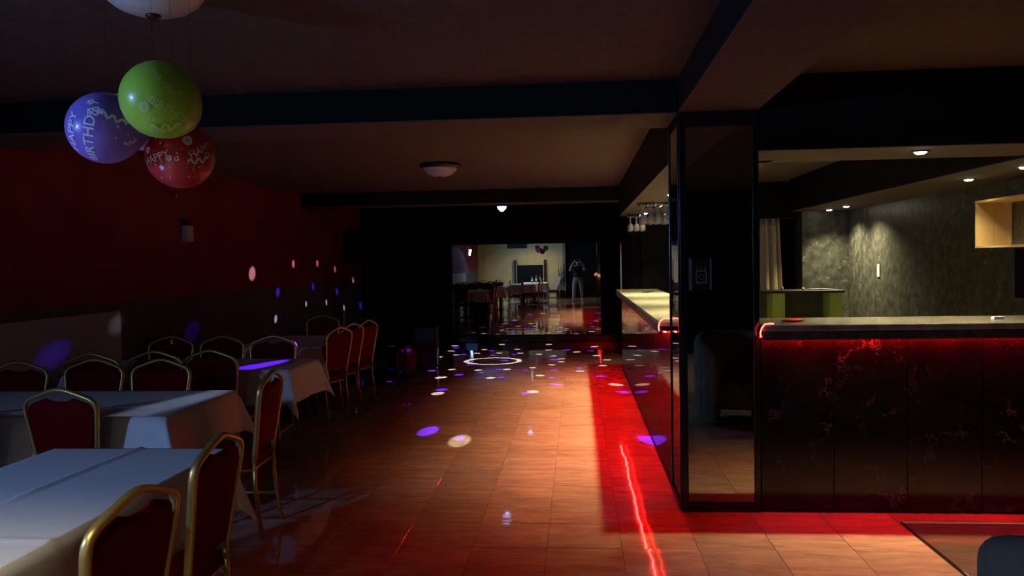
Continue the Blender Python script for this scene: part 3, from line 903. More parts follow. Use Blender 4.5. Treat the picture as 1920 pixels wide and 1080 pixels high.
# ================================================================== CHAIRS
def make_chair():
    t = thing('banquet_chair', 'x', 'chair', group='gold framed red banquet chairs')

    # backrest leans back: y as a function of z
    def by(z):
        return -0.205 - max(0.0, z - 0.45) * 0.14
    # seat cushion
    def seat_fn(u, v):
        return None
    sm_ = MB()
    nx, ny = 10, 10
    top, bot = [], []
    for j in range(ny + 1):
        for i in range(nx + 1):
            u, v = 2 * i / nx - 1, 2 * j / ny - 1
            hw = 0.205 - 0.012 * (1 - v) / 2
            ed = max(abs(u), abs(v))
            k = 1 - 0.04 * (abs(u) * abs(v)) ** 3
            x, y = u * hw * k, v * 0.205 * k + 0.005
            dome = (1 - abs(u) ** 4) * (1 - abs(v) ** 4)
            top.append((x, y, 0.445 + 0.032 * dome ** 0.6))
            bot.append((x, y, 0.405))
    fs = []
    N = nx + 1
    for j in range(ny):
        for i in range(nx):
            a = j * N + i
            fs.append((a, a + 1, a + N + 1, a + N))
            b = len(top) + a
            fs.append((b, b + N, b + N + 1, b + 1))
    edge = [i for i in range(N)] + [j * N + nx for j in range(1, ny + 1)] + [ny * N + i for i in range(nx - 1, -1, -1)] + [j * N for j in range(ny - 1, 0, -1)]
    for q in range(len(edge)):
        a, b = edge[q], edge[(q + 1) % len(edge)]
        fs.append((a, len(top) + a, len(top) + b, b))
    sm_.add(top + bot, fs)
    obj('seat', sm_, 'red_fabric', t, smooth=True)

    # padded back with a scooped handle gap at the top
    def ztop(s):
        a = abs(s)
        z = 0.912 - 0.058 * a ** 1.3 if a < 0.84 else 0.8658 - 0.05 * ((a - 0.84) / 0.16) ** 1.6
        if a < 0.38:
            z -= 0.034 * max(0, 1 - (a / 0.38) ** 2) ** 0.8
        return z - 0.008

    def back_pt(s, tt, side):
        zz = 0.50 + tt * (ztop(s) - 0.50)
        hw = 0.150 + 0.040 * min(1, (zz - 0.50) / 0.34)
        x = s * hw
        pad = 0.018 * (1 - abs(s) ** 6) * (1 - abs(2 * tt - 1) ** 8)
        return (x, by(zz) + side * (0.006 + pad * (1.0 if side > 0 else 0.55)), zz)
    m = MB()
    nu, nv = 24, 12
    for side in (1, -1):
        m.grid(lambda u, v: back_pt(2 * u - 1, v, side), nu, nv)
    n1 = (nu + 1) * (nv + 1)
    rim = [i for i in range(nu + 1)] + [j * (nu + 1) + nu for j in range(1, nv + 1)] + [nv * (nu + 1) + i for i in range(nu - 1, -1, -1)] + [j * (nu + 1) for j in range(nv - 1, 0, -1)]
    for q in range(len(rim)):
        a, b = rim[q], rim[(q + 1) % len(rim)]
        m.f.append((a, b, n1 + b, n1 + a))
    obj('backrest', m, 'red_fabric', t, smooth=True)

    # gold crown frame
    pts = []
    half = [(0.163, 0.42), (0.163, 0.50), (0.178, 0.62), (0.196, 0.76), (0.203, 0.82), (0.202, 0.845), (0.192, 0.866), (0.172, 0.882), (0.12, 0.902), (0.06, 0.922), (0.03, 0.930), (0.0, 0.933)]
    for x, z in half:
        pts.append((x, by(z), z))
    pts += [(-x, by(z), z) for x, z in half[-2::-1]]
    obj('back_frame', MB().tube(pts, 0.011, 0.0155, n=8, up=Vector((1, 0, 0)), square=0.5), 'gold', t, smooth=True)
    for s in (-1, 1):
        obj('leg', MB().tube([(s * 0.163, by(0.46), 0.46), (s * 0.168, -0.21, 0.3), (s * 0.178, -0.245, 0.0)], 0.0115, 0.0115, n=8, square=0.5), 'gold', t, smooth=True)
        obj('leg', MB().tube([(s * 0.18, 0.17, 0.40), (s * 0.183, 0.185, 0.25), (s * 0.19, 0.205, 0.0)], 0.0115, 0.0115, n=8, square=0.5), 'gold', t, smooth=True)
    fr_ = [(0.168, -0.2, 0.395), (0.185, 0.17, 0.395), (0.15, 0.198, 0.395), (-0.15, 0.198, 0.395), (-0.185, 0.17, 0.395), (-0.168, -0.2, 0.395)]
    obj('seat_frame', MB().tube(fr_, 0.010, 0.012, n=8, closed=True), 'gold', t, smooth=True)
    for s in (-1, 1):
        obj('stretcher', MB().tube([(s * 0.171, -0.222, 0.17), (s * 0.186, 0.19, 0.17)], 0.008, n=6), 'gold', t, smooth=True)
    return t


ch0 = make_chair()
# facing: rotation 0 looks toward +Y (back nearest the camera); PI looks at the camera; PI/2 looks toward -X
CH = [
    (-1.50, 2.13, PI / 2 - 0.06, 'nearest red banquet chair with gold frame at the bottom edge beside the first table'),
    (-1.58, 2.80, PI / 2 + 0.03, 'red banquet chair beside the far corner of the nearest table, gold frame edge-on'),
    (-2.06, 4.52, PI / 2 + 0.06, 'red banquet chair at the right end of the second table, seen from behind'),
    (-2.66, 4.17, -0.06, 'red banquet chair with its whole back showing between the first and second tables'),
    (-3.18, 4.02, -0.06, 'red banquet chair cut by the left edge between the first and second tables'),
    (-3.74, 4.80, PI + 0.05, 'red chair behind the second table at the left edge, handle gap showing'),
    (-3.28, 4.90, PI, 'middle red chair facing the camera behind the second table'),
    (-2.80, 4.87, PI - 0.03, 'rightmost red chair facing the camera behind the second table'),
    (-3.55, 5.80, 0.05, 'leftmost red chair with its back to the camera before the third table'),
    (-3.12, 5.92, 0.0, 'middle red chair with its back to the camera before the third table'),
    (-2.70, 5.95, -0.04, 'rightmost red chair with its back to the camera before the third table'),
    (-3.62, 6.58, PI, 'leftmost red chair facing the camera beyond the third table under the blue wall spot'),
    (-3.16, 6.58, PI - 0.05, 'middle red chair facing the camera beyond the third table'),
    (-2.66, 6.54, PI + 0.03, 'rightmost red chair facing the camera beyond the third table'),
    (-3.68, 7.62, -PI / 2 + 0.2, 'red chair turned sideways at the wall end of the farthest table'),
    (-2.60, 7.80, PI / 2 - 0.35, 'nearest of the three red chairs in a row along the farthest table'),
    (-2.61, 8.28, PI / 2 - 0.32, 'middle of the three red chairs in a row along the farthest table'),
    (-2.57, 8.72, PI / 2 - 0.28, 'last of the three red chairs in a row along the farthest table'),
    (-3.10, 9.25, PI, 'dim red chair facing the camera at the far end of the farthest table'),
    (-0.90, 0.45, PI / 2, 'red chair beside the table with bottles, nearest the photographer'),
    (-2.28, 0.70, -PI / 2, 'red chair on the wall side of the table with bottles'),
    (-2.62, 2.30, -PI / 2, 'red chair on the wall side of the nearest table'),
]
for i, (x, y, rz, lb) in enumerate(CH):
    if i == 0:
        ch0.location = (x, y, 0); ch0.rotation_euler = (0, 0, rz); ch0['label'] = lb
    else:
        dup(ch0, (x, y, 0), rz, lb)


# ================================================================== BALLOONS
def sphere_map(c, R, q, lon, lat, r=1.0):
    v = Vector((math.sin(lon) * math.cos(lat), -math.cos(lon) * math.cos(lat), math.sin(lat)))
    return Vector(c) + q @ v * (R * r)


def stretch(p, c, axis, k):
    d = p - Vector(c)
    return p + axis * (d.dot(axis) * (k - 1))


def balloon(c, R, axis, m, label, prints, pm='print_white', view=None):
    """axis: unit vector from the crown to the neck; prints: list of (text, lon, lat, size, rot)"""
    axis = Vector(axis).normalized()
    t = thing('balloon', label, 'balloon', c, group='birthday balloons')
    Q = Vector((0, 0, -1)).rotation_difference(axis)
    prof = []
    for i in range(25):
        a = PI * i / 24
        r = math.sin(a)
        z = math.cos(a)
        if z < 0:
            z = z * (1.0 + 0.22 * (-z) ** 2)
            r = r * (1 - 0.06 * (-math.cos(a)))
        prof.append((max(r, 0.0) * R, z * R * 1.03))
    mb = MB().lathe(prof, 36)
    mb.v = [tuple(Q @ Vector(v)) for v in mb.v]
    obj('skin', mb, m, t, smooth=True)
    kn = MB().lathe([(0.004, -1.255 * R), (0.010, -1.27 * R), (0.008, -1.30 * R), (0.015, -1.36 * R), (0.0, -1.35 * R)], 10)
    kn.v = [tuple(Q @ Vector(v)) for v in kn.v]
    obj('knot', kn, m, t, smooth=True)
    # printing wrapped on the skin; longitude and latitude measured from the side facing the camera
    fwd = (CPOS - Vector(c)).normalized()
    rgt = Vector((0, 0, 1)).cross(fwd).normalized()
    upv = fwd.cross(rgt)

    def surf(a, b):
        d = (fwd * (math.cos(a) * math.cos(b)) + rgt * (math.sin(a) * math.cos(b)) + upv * math.sin(b)).normalized()
        loc = Q.inverted() @ d
        cosz = max(-1, min(1, loc.z))
        ang = math.acos(cosz)
        rr = R * 1.03
        if cosz < 0:
            rr = R * (1.03 + 0.19 * cosz * cosz)
        return d * (rr * 1.008)
    dots = MB()
    for (txt, lon, lat, size, rot) in prints:
        cr, sr = math.cos(rot), math.sin(rot)
        out = dots if txt == '.' else MB()
        if txt in ('*', 'o', '@', '~', '.'):
            shapes = []
            if txt == '*':
                poly = []
                for k2 in range(10):
                    rr = size * (1.0 if k2 % 2 == 0 else 0.42)
                    a = PI / 2 + k2 * PI / 5
                    poly.append((rr * math.cos(a), rr * math.sin(a)))
                out.add([surf(lon + x * cr - y * sr, lat + x * sr + y * cr) for x, y in poly] + [surf(lon, lat)], [(i, (i + 1) % 10, 10) for i in range(10)])
            elif txt == '.':
                out.add([surf(lon + size * math.cos(2 * PI * i / 8), lat + size * math.sin(2 * PI * i / 8)) for i in range(8)], [tuple(range(8))])
            else:
                path = []
                if txt == '@':
                    for i in range(26):
                        a = i * 0.55
                        path.append((size * (0.15 + 0.85 * i / 25) * math.cos(a), size * (0.15 + 0.85 * i / 25) * math.sin(a)))
                elif txt == 'o':
                    for i in range(17):
                        a = i * 2 * PI / 16
                        path.append((size * math.cos(a), size * math.sin(a)))
                else:
                    for i in range(14):
                        path.append((size * (i / 13 * 2 - 1) * 1.5, size * 0.35 * math.sin(i * 1.2)))
                wd = 0.14 * size + 0.004
                vs_ = []
                for i, (x, y) in enumerate(path):
                    x2, y2 = path[min(i + 1, len(path) - 1)]
                    x1, y1 = path[max(i - 1, 0)]
                    tx, ty = x2 - x1, y2 - y1
                    ln = math.hypot(tx, ty) or 1
                    for sg_ in (-1, 1):
                        ax, ay = x - sg_ * ty / ln * wd, y + sg_ * tx / ln * wd
                        vs_.append(surf(lon + ax * cr - ay * sr, lat + ax * sr + ay * cr))
                out.add(vs_, [(2 * i, 2 * i + 1, 2 * i + 3, 2 * i + 2) for i in range(len(path) - 1)])
            if txt != '.':
                obj({'*': 'printed_star', 'o': 'printed_circle', '@': 'printed_swirl', '~': 'printed_streamer'}[txt], out, pm, t)
            continue
        cv = bpy.data.curves.new('lettering', 'FONT')
        cv.body = txt
        cv.size = size
        cv.align_x = 'CENTER'; cv.align_y = 'CENTER'
        cv.offset = size * 0.012
        to = bpy.data.objects.new('lettering', cv)
        COL.objects.link(to)
        me = bpy.data.meshes.new_from_object(to.evaluated_get(bpy.context.evaluated_depsgraph_get()))
        bm = bmesh.new(); bm.from_mesh(me)
        bmesh.ops.triangulate(bm, faces=bm.faces)
        bmesh.ops.subdivide_edges(bm, edges=[e for e in bm.edges if e.calc_length() > size * 0.3], cuts=2)
        bm.verts.ensure_lookup_table()
        bm.verts.index_update()
        vs_ = [surf(lon + v.co.x * cr - v.co.y * sr, lat + v.co.x * sr + v.co.y * cr) for v in bm.verts]
        out.add(vs_, [tuple(v.index for v in f.verts) for f in bm.faces])
        bm.free()
        obj('lettering', out, pm, t)
        bpy.data.objects.remove(to); bpy.data.curves.remove(cv); bpy.data.meshes.remove(me)
    if dots.v:
        obj('printed_dots', dots, pm, t, kind='stuff')
    neck = axis * (1.33 * R)
    obj('string', MB().tube([neck, Vector((neck.x, neck.y, ZC - c[2]))], 0.0005, n=4), 'black', t)
    return t


def at_y(px, py, y):
    d = ray(px, py)
    return CPOS + d * (y / d.y)


BYD = 2.25
cg, cp, crd = at_y(302, 188, BYD - 0.14), at_y(198, 240, BYD), at_y(338, 290, BYD + 0.16)
cpk = at_y(262, 226, BYD + 0.24)
r_ = random.Random(11)
specks = [('.', r_.uniform(-0.9, 0.9), r_.uniform(-0.8, 0.7), r_.uniform(0.012, 0.03), 0) for _ in range(46)]
R_ = -math.radians(78)
balloon(cg, 0.104, (0.15, 0.9, -0.25), 'balloon_green', 'lime green balloon in front of the other balloons, faint print',
        [('@', -0.42, -0.18, 0.14, 0.2), ('HAPPY', 0.02, 0.45, 0.26, -0.9), ('BIRTHDAY', 0.28, -0.28, 0.26, -0.5), ('.', -0.1, -0.15, 0.04, 0), ('*', 0.45, 0.2, 0.10, 0),
         ('~', 0.1, -0.7, 0.3, 0.1), ('o', -0.25, -0.45, 0.06, 0)], 'print_green')
balloon(cp, 0.103, (0.75, 0.5, 0.25), 'balloon_purple', 'purple balloon with white birthday lettering, leftmost of the bunch',
        [('HAPPY', -0.98, -0.15, 0.36, R_ + 2 * math.radians(78)), ('BIRTHDAY', -0.42, -0.12, 0.40, math.radians(82)), ('B', -0.42, 0.36, 0.22, 0.2), ('*', -0.16, 0.44, 0.17, 0.2), ('~', 0.18, 0.28, 0.2, -0.4), ('*', 0.52, 0.2, 0.14, 0.3),
         ('.', 0.3, 0.05, 0.03, 0), ('.', 0.55, -0.15, 0.025, 0), ('.', 0.25, -0.25, 0.025, 0), ('~', 0.65, -0.35, 0.12, 0.4), ('*', -0.5, 0.72, 0.12, 0)])
balloon(crd, 0.104, (-0.5, 0.7, 0.35), 'balloon_red', 'red balloon with white dots and lettering, lowest of the bunch',
        [('HAPPY', -0.72, -0.12, 0.30, 0.32), ('HAPPY', 0.62, 0.16, 0.28, 0.45), ('@', 0.20, 0.42, 0.15, 0), ('@', -0.32, -0.1, 0.09, 0), ('*', -0.55, -0.38, 0.11, 0), ('~', 0.5, -0.15, 0.2, 0.15),
         ('o', 0.78, 0.02, 0.06, 0), ('o', -0.1, -0.12, 0.05, 0), ('*', 0.42, 0.0, 0.06, 0.3), ('@', -1.0, 0.1, 0.1, 0)] + specks)
balloon(cpk, 0.095, (-0.2, -0.6, 0.2), 'balloon_pink', 'pink balloon hidden behind the purple and green balloons', [])

# ================================================================== LEFT WALL ITEMS, FAR LEFT
eb = thing('emergency_light', 'small pale box with dark top high on the red wall', 'wall box', (XL, 8.3, 1.83))
obj('housing', MB().box(0.001, 0.06, -0.07, 0.08, 0, 0.17), 'white_plastic', eb, bevel=0.006)
obj('head', MB().box(0, 0.05, -0.08, 0.04, 0.175, 0.225), 'black', eb, bevel=0.005)
obj('indicator', MB().lathe([(0.006, 0.0), (0.004, 0.006), (0.0, 0.007)], 8, (0.04, 0.045, 0.17)), 'white_plastic', eb)
tv = thing('flat_screen', 'dark blue flat screen on the red wall near the far corner', 'screen', (XL, 14.62, 1.58))
obj('bezel', MB().box(0.002, 0.05, -0.50, 0.50, 0, 0.57), 'black', tv, bevel=0.005)
obj('panel', MB().box(0.05, 0.054, -0.48, 0.48, 0.02, 0.55), 'screen_blue', tv)
obj('pipe', MB().tube([(XL + 0.05, 13.9, 0.02), (XL + 0.05, 13.9, 0.72), (XL + 0.02, 13.9, 0.76)], 0.022), 'white_plastic', smooth=True, label='short white pipe rising along the dark wall behind the far chairs', cat='pipe')
st = thing('ceiling_sensor', 'tiny black sensor on the red wall below the beam beside the red balloon', 'sensor', (XL, 8.1, 2.28))
obj('body', MB().box(0, 0.05, -0.06, 0.06, 0, 0.04), 'grey_paint', st, bevel=0.008)
obj('lens', MB().lathe([(0.018, 0.05), (0.014, 0.058), (0, 0.06)], 12, (0, 0, 0.02), 'X'), 'black_gloss', st)

lt = thing('low_table', 'low dark table left of the dance floor beyond the red chairs', 'table', (-2.75, 10.2, 0))
obj('table_top', MB().box(-0.5, 0.5, -0.3, 0.3, 0.44, 0.475), 'black_gloss', lt, bevel=0.004)
for sx in (-1, 1):
    for sy in (-1, 1):
        obj('leg', MB().tube([(sx * 0.45, sy * 0.25, 0.44), (sx * 0.46, sy * 0.26, 0)], 0.018), 'dark_metal', lt)
obj('shelf', MB().box(-0.44, 0.44, -0.24, 0.24, 0.14, 0.155), 'black_gloss', lt)
ash = obj('ashtray', MB().lathe([(0.05, 0), (0.06, 0.006), (0.065, 0.03), (0.055, 0.03), (0.048, 0.012), (0, 0.01)], 16), 'chrome', smooth=True, label='small shiny ashtray on the low dark table', cat='ashtray', loc=(-2.42, 10.1, 0.476))
obj('pouf', MB().lathe([(0.17, 0.0), (0.19, 0.03), (0.2, 0.2), (0.19, 0.35), (0.16, 0.39), (0.0, 0.4)], 20), 'red_fabric', smooth=True, label='dark red round pouf beside the low dark table', cat='pouf', loc=(-2.42, 10.78, 0))

sp = thing('loudspeaker', 'black loudspeaker box standing on the floor left of the dance floor', 'speaker', (-2.25, 11.55, 0))
obj('cabinet', MB().box(-0.16, 0.16, 0, 0.34, 0.02, 0.62), 'black', sp, bevel=0.01)
obj('grille', MB().box(-0.145, 0.145, -0.012, 0, 0.035, 0.605), 'dark_metal', sp, bevel=0.005)
for sx in (-1, 1):
    for sy in (0.04, 0.3):
        obj('foot', MB().lathe([(0.015, 0), (0.018, 0.005), (0.018, 0.02)], 10, (sx * 0.13, sy, 0)), 'black', sp)

# ================================================================== FRONT RIGHT: ARMCHAIR AND GLASS TABLE
gt_ = thing('glass_table', 'low clear glass coffee table with dark edge at the lower right', 'coffee table', (1.78, 3.0, 0))
obj('glass_top', MB().box(-0.46, 0.62, -0.28, 0.39, 0.44, 0.45), 'table_glass', gt_)
obj('edge_band', MB().box(-0.4645, -0.461, -0.28, 0.39, 0.4395, 0.4505), 'glass_edge', gt_)
for sx in (-0.05, 0.55):
    for sy in (-0.04, 0.1):
        obj('leg', MB().tube([(sx, sy, 0.44), (sx, sy, 0)], 0.016), 'chrome', gt_, smooth=True)


def tub_chair():
    t = thing('tub_chair', 'grey upholstered tub chair with vertical folds at the lower right corner', 'armchair', (1.47, 2.20, 0))
    R0, R1 = 0.38, 0.25

    def shell(u, v):
        # u runs round the open ring (gap toward +Y), v runs over the cross-section: outside up, over the rounded rim, inside down
        a = math.radians(125) + u * math.radians(290)
        k = abs(u - 0.5) * 2
        top = 0.845 - 0.16 * max(0.0, (k - 0.35) / 0.65) ** 1.5
        th = R0 - R1
        if v < 0.4:
            r, z = R0, 0.05 + (top - 0.07 - 0.05) * v / 0.4
        elif v < 0.6:
            b = PI * (v - 0.4) / 0.2
            r, z = (R0 + R1) / 2 + th / 2 * math.cos(b), top - 0.07 + 0.07 * math.sin(b)
        else:
            r, z = R1, top - 0.07 - (top - 0.07 - 0.30) * (v - 0.6) / 0.4
        if v < 0.5:
            r += 0.006 * abs(math.sin(13 * a)) ** 0.5 - 0.006
        return (r * math.cos(a + PI / 2 - PI / 2), r * math.sin(a), z)
    m = MB().grid(shell, 96, 40)
    n = 97
    m.f += [tuple(j * n for j in range(41)), tuple(j * n + 96 for j in range(41))[::-1]]
    obj('shell', m, 'sofa', t, smooth=True)
    obj('seat', MB().lathe([(0.0, 0.16), (0.24, 0.16), (0.245, 0.2), (0.245, 0.38), (0.22, 0.42), (0.15, 0.44), (0.0, 0.445)], 36), 'sofa', t, smooth=True)
    for a in (45, 135, 225, 315):
        x, y = 0.29 * math.cos(math.radians(a)), 0.29 * math.sin(math.radians(a))
        obj('leg', MB().tube([(x, y, 0.17 if a < 180 else 0.1), (x, y, 0)], 0.018), 'dark_wood', t)
    return t


tub_chair()

# ================================================================== BEHIND THE PHOTOGRAPHER (seen in the mirror)
bp_ = thing('booth_panel', 'dark panel between two tall posts against the yellow wall', 'panel', (-2.0, YF + 0.1, 0))
obj('panel_sheet', MB().box(-0.56, 0.56, -0.03, 0.03, 0.05, 1.40), 'black', bp_, bevel=0.004)
for s in (-1, 1):
    obj('post', MB().box(s * 0.63 - 0.05, s * 0.63 + 0.05, -0.05, 0.05, 0, 1.62), 'dark_wood', bp_, bevel=0.006)
    obj('edge_strip', MB().box(s * 0.57 - 0.012, s * 0.57 + 0.012, -0.035, 0.035, 0.0, 1.38), 'pale_wood', bp_)
ww = thing('grille_vent', 'dark grilled vent high on the yellow wall', 'vent', (-2.55, YF, 2.12))
obj('frame', MB().box(-0.42, 0.42, 0, 0.05, 0, 0.42), 'dark_wood', ww, bevel=0.004)
for k in range(6):
    obj('slat', MB().box(-0.39, 0.39, 0.05, 0.06, 0.03 + 0.065 * k, 0.06 + 0.065 * k), 'black', ww)
lc = thing('lounge_chair', 'white cushioned reclining lounge chair before the yellow wall', 'lounge chair', (-1.0, -2.6, 0))
obj('frame', MB().tube([(-0.42, -0.25, 0.28), (0.12, -0.25, 0.24), (0.40, -0.25, 0.86)], 0.02).tube([(-0.42, 0.25, 0.28), (0.12, 0.25, 0.24), (0.40, 0.25, 0.86)], 0.02), 'dark_wood', lc)
obj('seat', MB().prism([(-0.44, 0.30), (0.10, 0.26), (0.12, 0.36), (-0.42, 0.41)], 'Y', -0.24, 0.24), 'white_board', lc, bevel=0.02)
obj('backrest', MB().prism([(0.10, 0.27), (0.36, 0.88), (0.27, 0.92), (0.02, 0.33)], 'Y', -0.24, 0.24), 'white_board', lc, bevel=0.02)
for sx in (-0.38, 0.14):
    for sy in (-0.25, 0.25):
        obj('leg', MB().tube([(sx, sy, 0.27), (sx, sy, 0)], 0.02), 'dark_wood', lc)
pt_ = thing('potted_plant', 'thin leafy plant in a dark pot beside the lounge chair', 'plant', (-0.72, -3.20, 0))
obj('pot', MB().lathe([(0.11, 0), (0.12, 0.02), (0.15, 0.3), (0.16, 0.32), (0.14, 0.32), (0.13, 0.28), (0.0, 0.28)], 20), 'dark_wood', pt_, smooth=True)
stm = MB(); lv = MB()
pr_ = random.Random(5)
for k in range(9):
    a = pr_.uniform(0, 6.28); rr = pr_.uniform(0.03, 0.13)
    top = Vector((rr * math.cos(a) * 1.3, rr * math.sin(a) * 0.9, pr_.uniform(0.95, 1.72)))
    p0 = Vector((0.03 * math.cos(a), 0.03 * math.sin(a), 0.28))
    mid = p0.lerp(top, 0.5) + Vector((0.02, 0.0, 0.05))
    stm.tube([p0, mid, top], 0.006, n=5)
    for q in range(9):
        s = 0.35 + 0.65 * q / 8
        base = p0.lerp(top, s)
        b2 = pr_.uniform(0, 6.28)
        d = Vector((math.cos(b2), math.sin(b2), pr_.uniform(-0.1, 0.6))).normalized()
        sd = d.cross(Vector((0, 0, 1))).normalized() * 0.022
        ln = pr_.uniform(0.07, 0.12)
        lv.add([base, base + d * ln * 0.5 + sd, base + d * ln - Vector((0, 0, 0.015)), base + d * ln * 0.5 - sd], [(0, 1, 2, 3)])
obj('stems', stm, 'dark_wood', pt_)
obj('foliage', lv, 'leaf', pt_, kind='stuff')
bott = [(-1.55, 0.55, 0.30, 'tall green bottle on the table beside the photographer'), (-1.40, 0.62, 0.27, 'middle bottle on the table beside the photographer'),
        (-1.70, 0.62, 0.24, 'shorter bottle on the table beside the photographer')]
for x, y, h, lb in bott:
    t = thing('bottle', lb, 'bottle', (x, y, 0.757), group='bottles beside the photographer')
    obj('body', MB().lathe([(0.0, 0.0), (0.034, 0.0), (0.037, 0.01), (0.037, h * 0.58), (0.03, h * 0.68), (0.014, h * 0.8), (0.013, h * 0.96), (0.016, h * 0.97), (0.016, h), (0.0, h)], 18), 'bottle_glass', t, smooth=True)
    obj('label_band', MB().lathe([(0.0375, h * 0.2), (0.038, h * 0.2), (0.038, h * 0.48), (0.0375, h * 0.48)], 18), 'white_plastic', t, smooth=True)


# ================================================================== PHOTOGRAPHER
def person():
    t = thing('person', 'person in dark shirt and grey trousers holding up a phone, seen in the far mirror', 'person', (0.0, -0.36, 0))
    J = {
        'pelvis': (0, 0, 0.93, 0.15, 0.11), 'waist': (0, 0.0, 1.07, 0.145, 0.105), 'chest': (0, -0.01, 1.25, 0.165, 0.115), 'upper': (0, -0.01, 1.37, 0.15, 0.10),
        'neck': (0, 0.0, 1.455, 0.055, 0.055), 'head0': (0, 0.02, 1.52, 0.062, 0.07),
    }
    V = list(J.keys())
    pos = {k: J[k][:3] for k in V}
    rad = {k: J[k][3:] for k in V}
    E_ = [('pelvis', 'waist'), ('waist', 'chest'), ('chest', 'upper'), ('upper', 'neck'), ('neck', 'head0')]

    def addj(n, p, r, prev):
        pos[n] = p; rad[n] = (r, r) if not isinstance(r, tuple) else r
        V.append(n); E_.append((prev, n))
    for s, q in ((-1, 'l'), (1, 'r')):
        addj('hip' + q, (s * 0.095, 0, 0.86), 0.092, 'pelvis')
        addj('thigh' + q, (s * 0.12, 0.01, 0.70), 0.082, 'hip' + q)
        addj('knee' + q, (s * 0.14, 0.03, 0.48), 0.062, 'thigh' + q)
        addj('calf' + q, (s * 0.15, 0.0, 0.32), 0.062, 'knee' + q)
        addj('ankle' + q, (s * 0.16, -0.03, 0.09), 0.05, 'calf' + q)
        addj('foot' + q, (s * 0.18, 0.05, 0.045), (0.045, 0.04), 'ankle' + q)
        addj('toe' + q, (s * 0.20, 0.14, 0.035), (0.043, 0.032), 'foot' + q)
        addj('sh' + q, (s * 0.175, -0.01, 1.385), 0.062, 'upper')
        addj('ua' + q, (s * 0.25, 0.06, 1.30), 0.05, 'sh' + q)
        addj('el' + q, (s * 0.29, 0.15, 1.24), 0.041, 'ua' + q)
        addj('fa' + q, (s * 0.22, 0.24, 1.37), 0.036, 'el' + q)
        addj('wr' + q, (s * 0.135, 0.295, 1.50), 0.025, 'fa' + q)
        addj('palm' + q, (s * 0.108, 0.305, 1.545), (0.030, 0.02), 'wr' + q)
    for k_ in V:
        if k_[:2] not in ('wr', 'pa', 'fa'):
            pos[k_] = (pos[k_][0], pos[k_][1], pos[k_][2] * 0.945)
        if k_[:3] in ('thi', 'kne', 'cal', 'hip'):
            rad[k_] = (rad[k_][0] * 1.12, rad[k_][1] * 1.12)
    me = bpy.data.meshes.new('body')
    me.from_pydata([pos[k] for k in V], [(V.index(a), V.index(b)) for a, b in E_], [])
    o = bpy.data.objects.new('body', me)
    COL.objects.link(o)
    sk = o.modifiers.new('skin', 'SKIN')
    sd = me.skin_vertices[0].data
    for i, k in enumerate(V):
        sd[i].radius = rad[k]
        sd[i].use_root = (k == 'pelvis')
    sk.use_smooth_shade = True
    su = o.modifiers.new('sub', 'SUBSURF'); su.levels = 2; su.render_levels = 2
    dg = bpy.context.evaluated_depsgraph_get()
    nm = bpy.data.meshes.new_from_object(o.evaluated_get(dg))
    bpy.data.objects.remove(o)
    for m in ('skin', 'shirt', 'trousers', 'shoe'):
        nm.materials.append(MATS[m])
    for p in nm.polygons:
        c = p.center
        p.use_smooth = True
        arm = abs(c.x) > 0.19 and c.z > 1.05 or (c.y > 0.13 and c.z > 1.0)
        if c.z < 0.085 or (c.z < 0.1 and c.y > 0.03):
            p.material_index = 3
        elif c.z < 0.90:
            p.material_index = 2
        elif c.z < 1.355 and not (arm and (c.y > 0.085)):
            p.material_index = 1
        else:
            p.material_index = 0
    obj('body', nm, None, t)
    # head: egg with brow, nose, chin and ears

    def head(u, v):
        a, b = 2 * PI * u, PI * (v - 0.5)
        x, y, z = math.cos(b) * math.cos(a), math.cos(b) * math.sin(a), math.sin(b)
        hx_ = 0.074 * (1 - 0.16 * max(0, -z))
        hy_ = 0.094
        X, Y, Z = x * hx_, y * hy_, z * 0.115
        if y > 0:
            Y += 0.022 * math.exp(-((x / 0.17) ** 2)) * math.exp(-(((z + 0.12) / 0.18) ** 2))   # nose
            Y -= 0.008 * math.exp(-(((abs(x) - 0.38) / 0.16) ** 2)) * math.exp(-(((z - 0.05) / 0.12) ** 2))  # eye sockets
            Y += 0.006 * math.exp(-((x / 0.3) ** 2)) * math.exp(-(((z + 0.52) / 0.1) ** 2))      # lips
            Y += 0.008 * math.exp(-((x / 0.3) ** 2)) * math.exp(-(((z + 0.85) / 0.16) ** 2))     # chin
        return (X, Y, Z)
    hd = obj('head', MB().grid(head, 48, 32), 'skin', t, smooth=True, loc=(0, 0.04, 1.512))

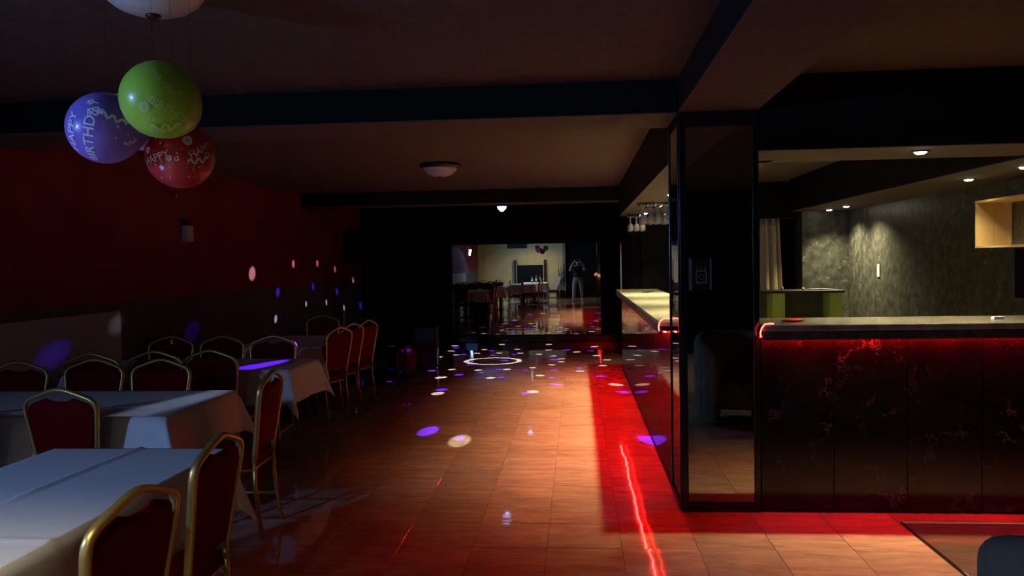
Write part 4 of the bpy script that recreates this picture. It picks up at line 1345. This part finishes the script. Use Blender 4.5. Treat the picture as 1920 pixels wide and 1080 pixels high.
    def hair(u, v):
        a = 2 * PI * u
        y_ = math.sin(a)
        lowest = -0.35 - 0.12 * max(0, -y_) if y_ < 0.25 else 0.62
        b = math.asin(lowest) + (PI / 2 - math.asin(lowest)) * v
        x, y, z = math.cos(b) * math.cos(a), math.cos(b) * y_, math.sin(b)
        return (x * 0.080, y * 0.101, z * 0.124)
    obj('hair', MB().grid(hair, 48, 12), 'hair', hd, smooth=True)
    for s in (-1, 1):
        obj('eye', MB().lathe([(0.0, -0.012), (0.008, -0.009), (0.012, 0.0), (0.008, 0.009), (0.0, 0.012)], 12, (s * 0.029, 0.082, 0.008), 'Y'), 'white_plastic', hd, smooth=True)
        obj('ear', MB().grid(lambda u, v: (s * (0.072 + 0.012 * math.sin(PI * v)), -0.005 + 0.018 * math.cos(2 * PI * u) * math.sin(PI * v), -0.01 + 0.032 * math.cos(PI * v)), 10, 8), 'skin', hd, smooth=True)
    # fingers closing round the phone from both ends
    for s in (-1, 1):
        for k in range(4):
            z0 = 1.578 - 0.022 * k
            ln = (0.9, 1.0, 0.97, 0.8)[k]
            p = [(s * 0.106, 0.312, z0 - 0.012), (s * (0.106 - 0.010), 0.345, z0), (s * (0.098 - 0.022 * ln), 0.3485, z0 + 0.001), (s * (0.088 - 0.036 * ln), 0.3465, z0 - 0.001)]
            obj('finger', MB().tube(p, [0.0095, 0.009, 0.008, 0.0065], n=8), 'skin', t, smooth=True)
        obj('thumb', MB().tube([(s * 0.112, 0.298, 1.525), (s * 0.095, 0.292, 1.545), (s * 0.072, 0.303, 1.552), (s * 0.05, 0.308, 1.555)], [0.012, 0.011, 0.0095, 0.0075], n=8), 'skin', t, smooth=True)
    pr2 = MB().box(-0.05, 0.05, 0.098, 0.102, 1.24, 1.29)
    return t


person()
ph = thing('phone', 'dark phone held up by the photographer, seen in the far mirror', 'phone', (0, -0.03, 1.51))
obj('case', MB().box(-0.078, 0.078, -0.009, 0.0, 0.0, 0.078), 'black_gloss', ph, bevel=0.003)
obj('camera_lens', MB().lathe([(0.007, 0.0), (0.007, 0.003), (0.005, 0.004), (0.0, 0.003)], 12, (0.055, 0, 0.055), 'Y'), 'chrome', ph)
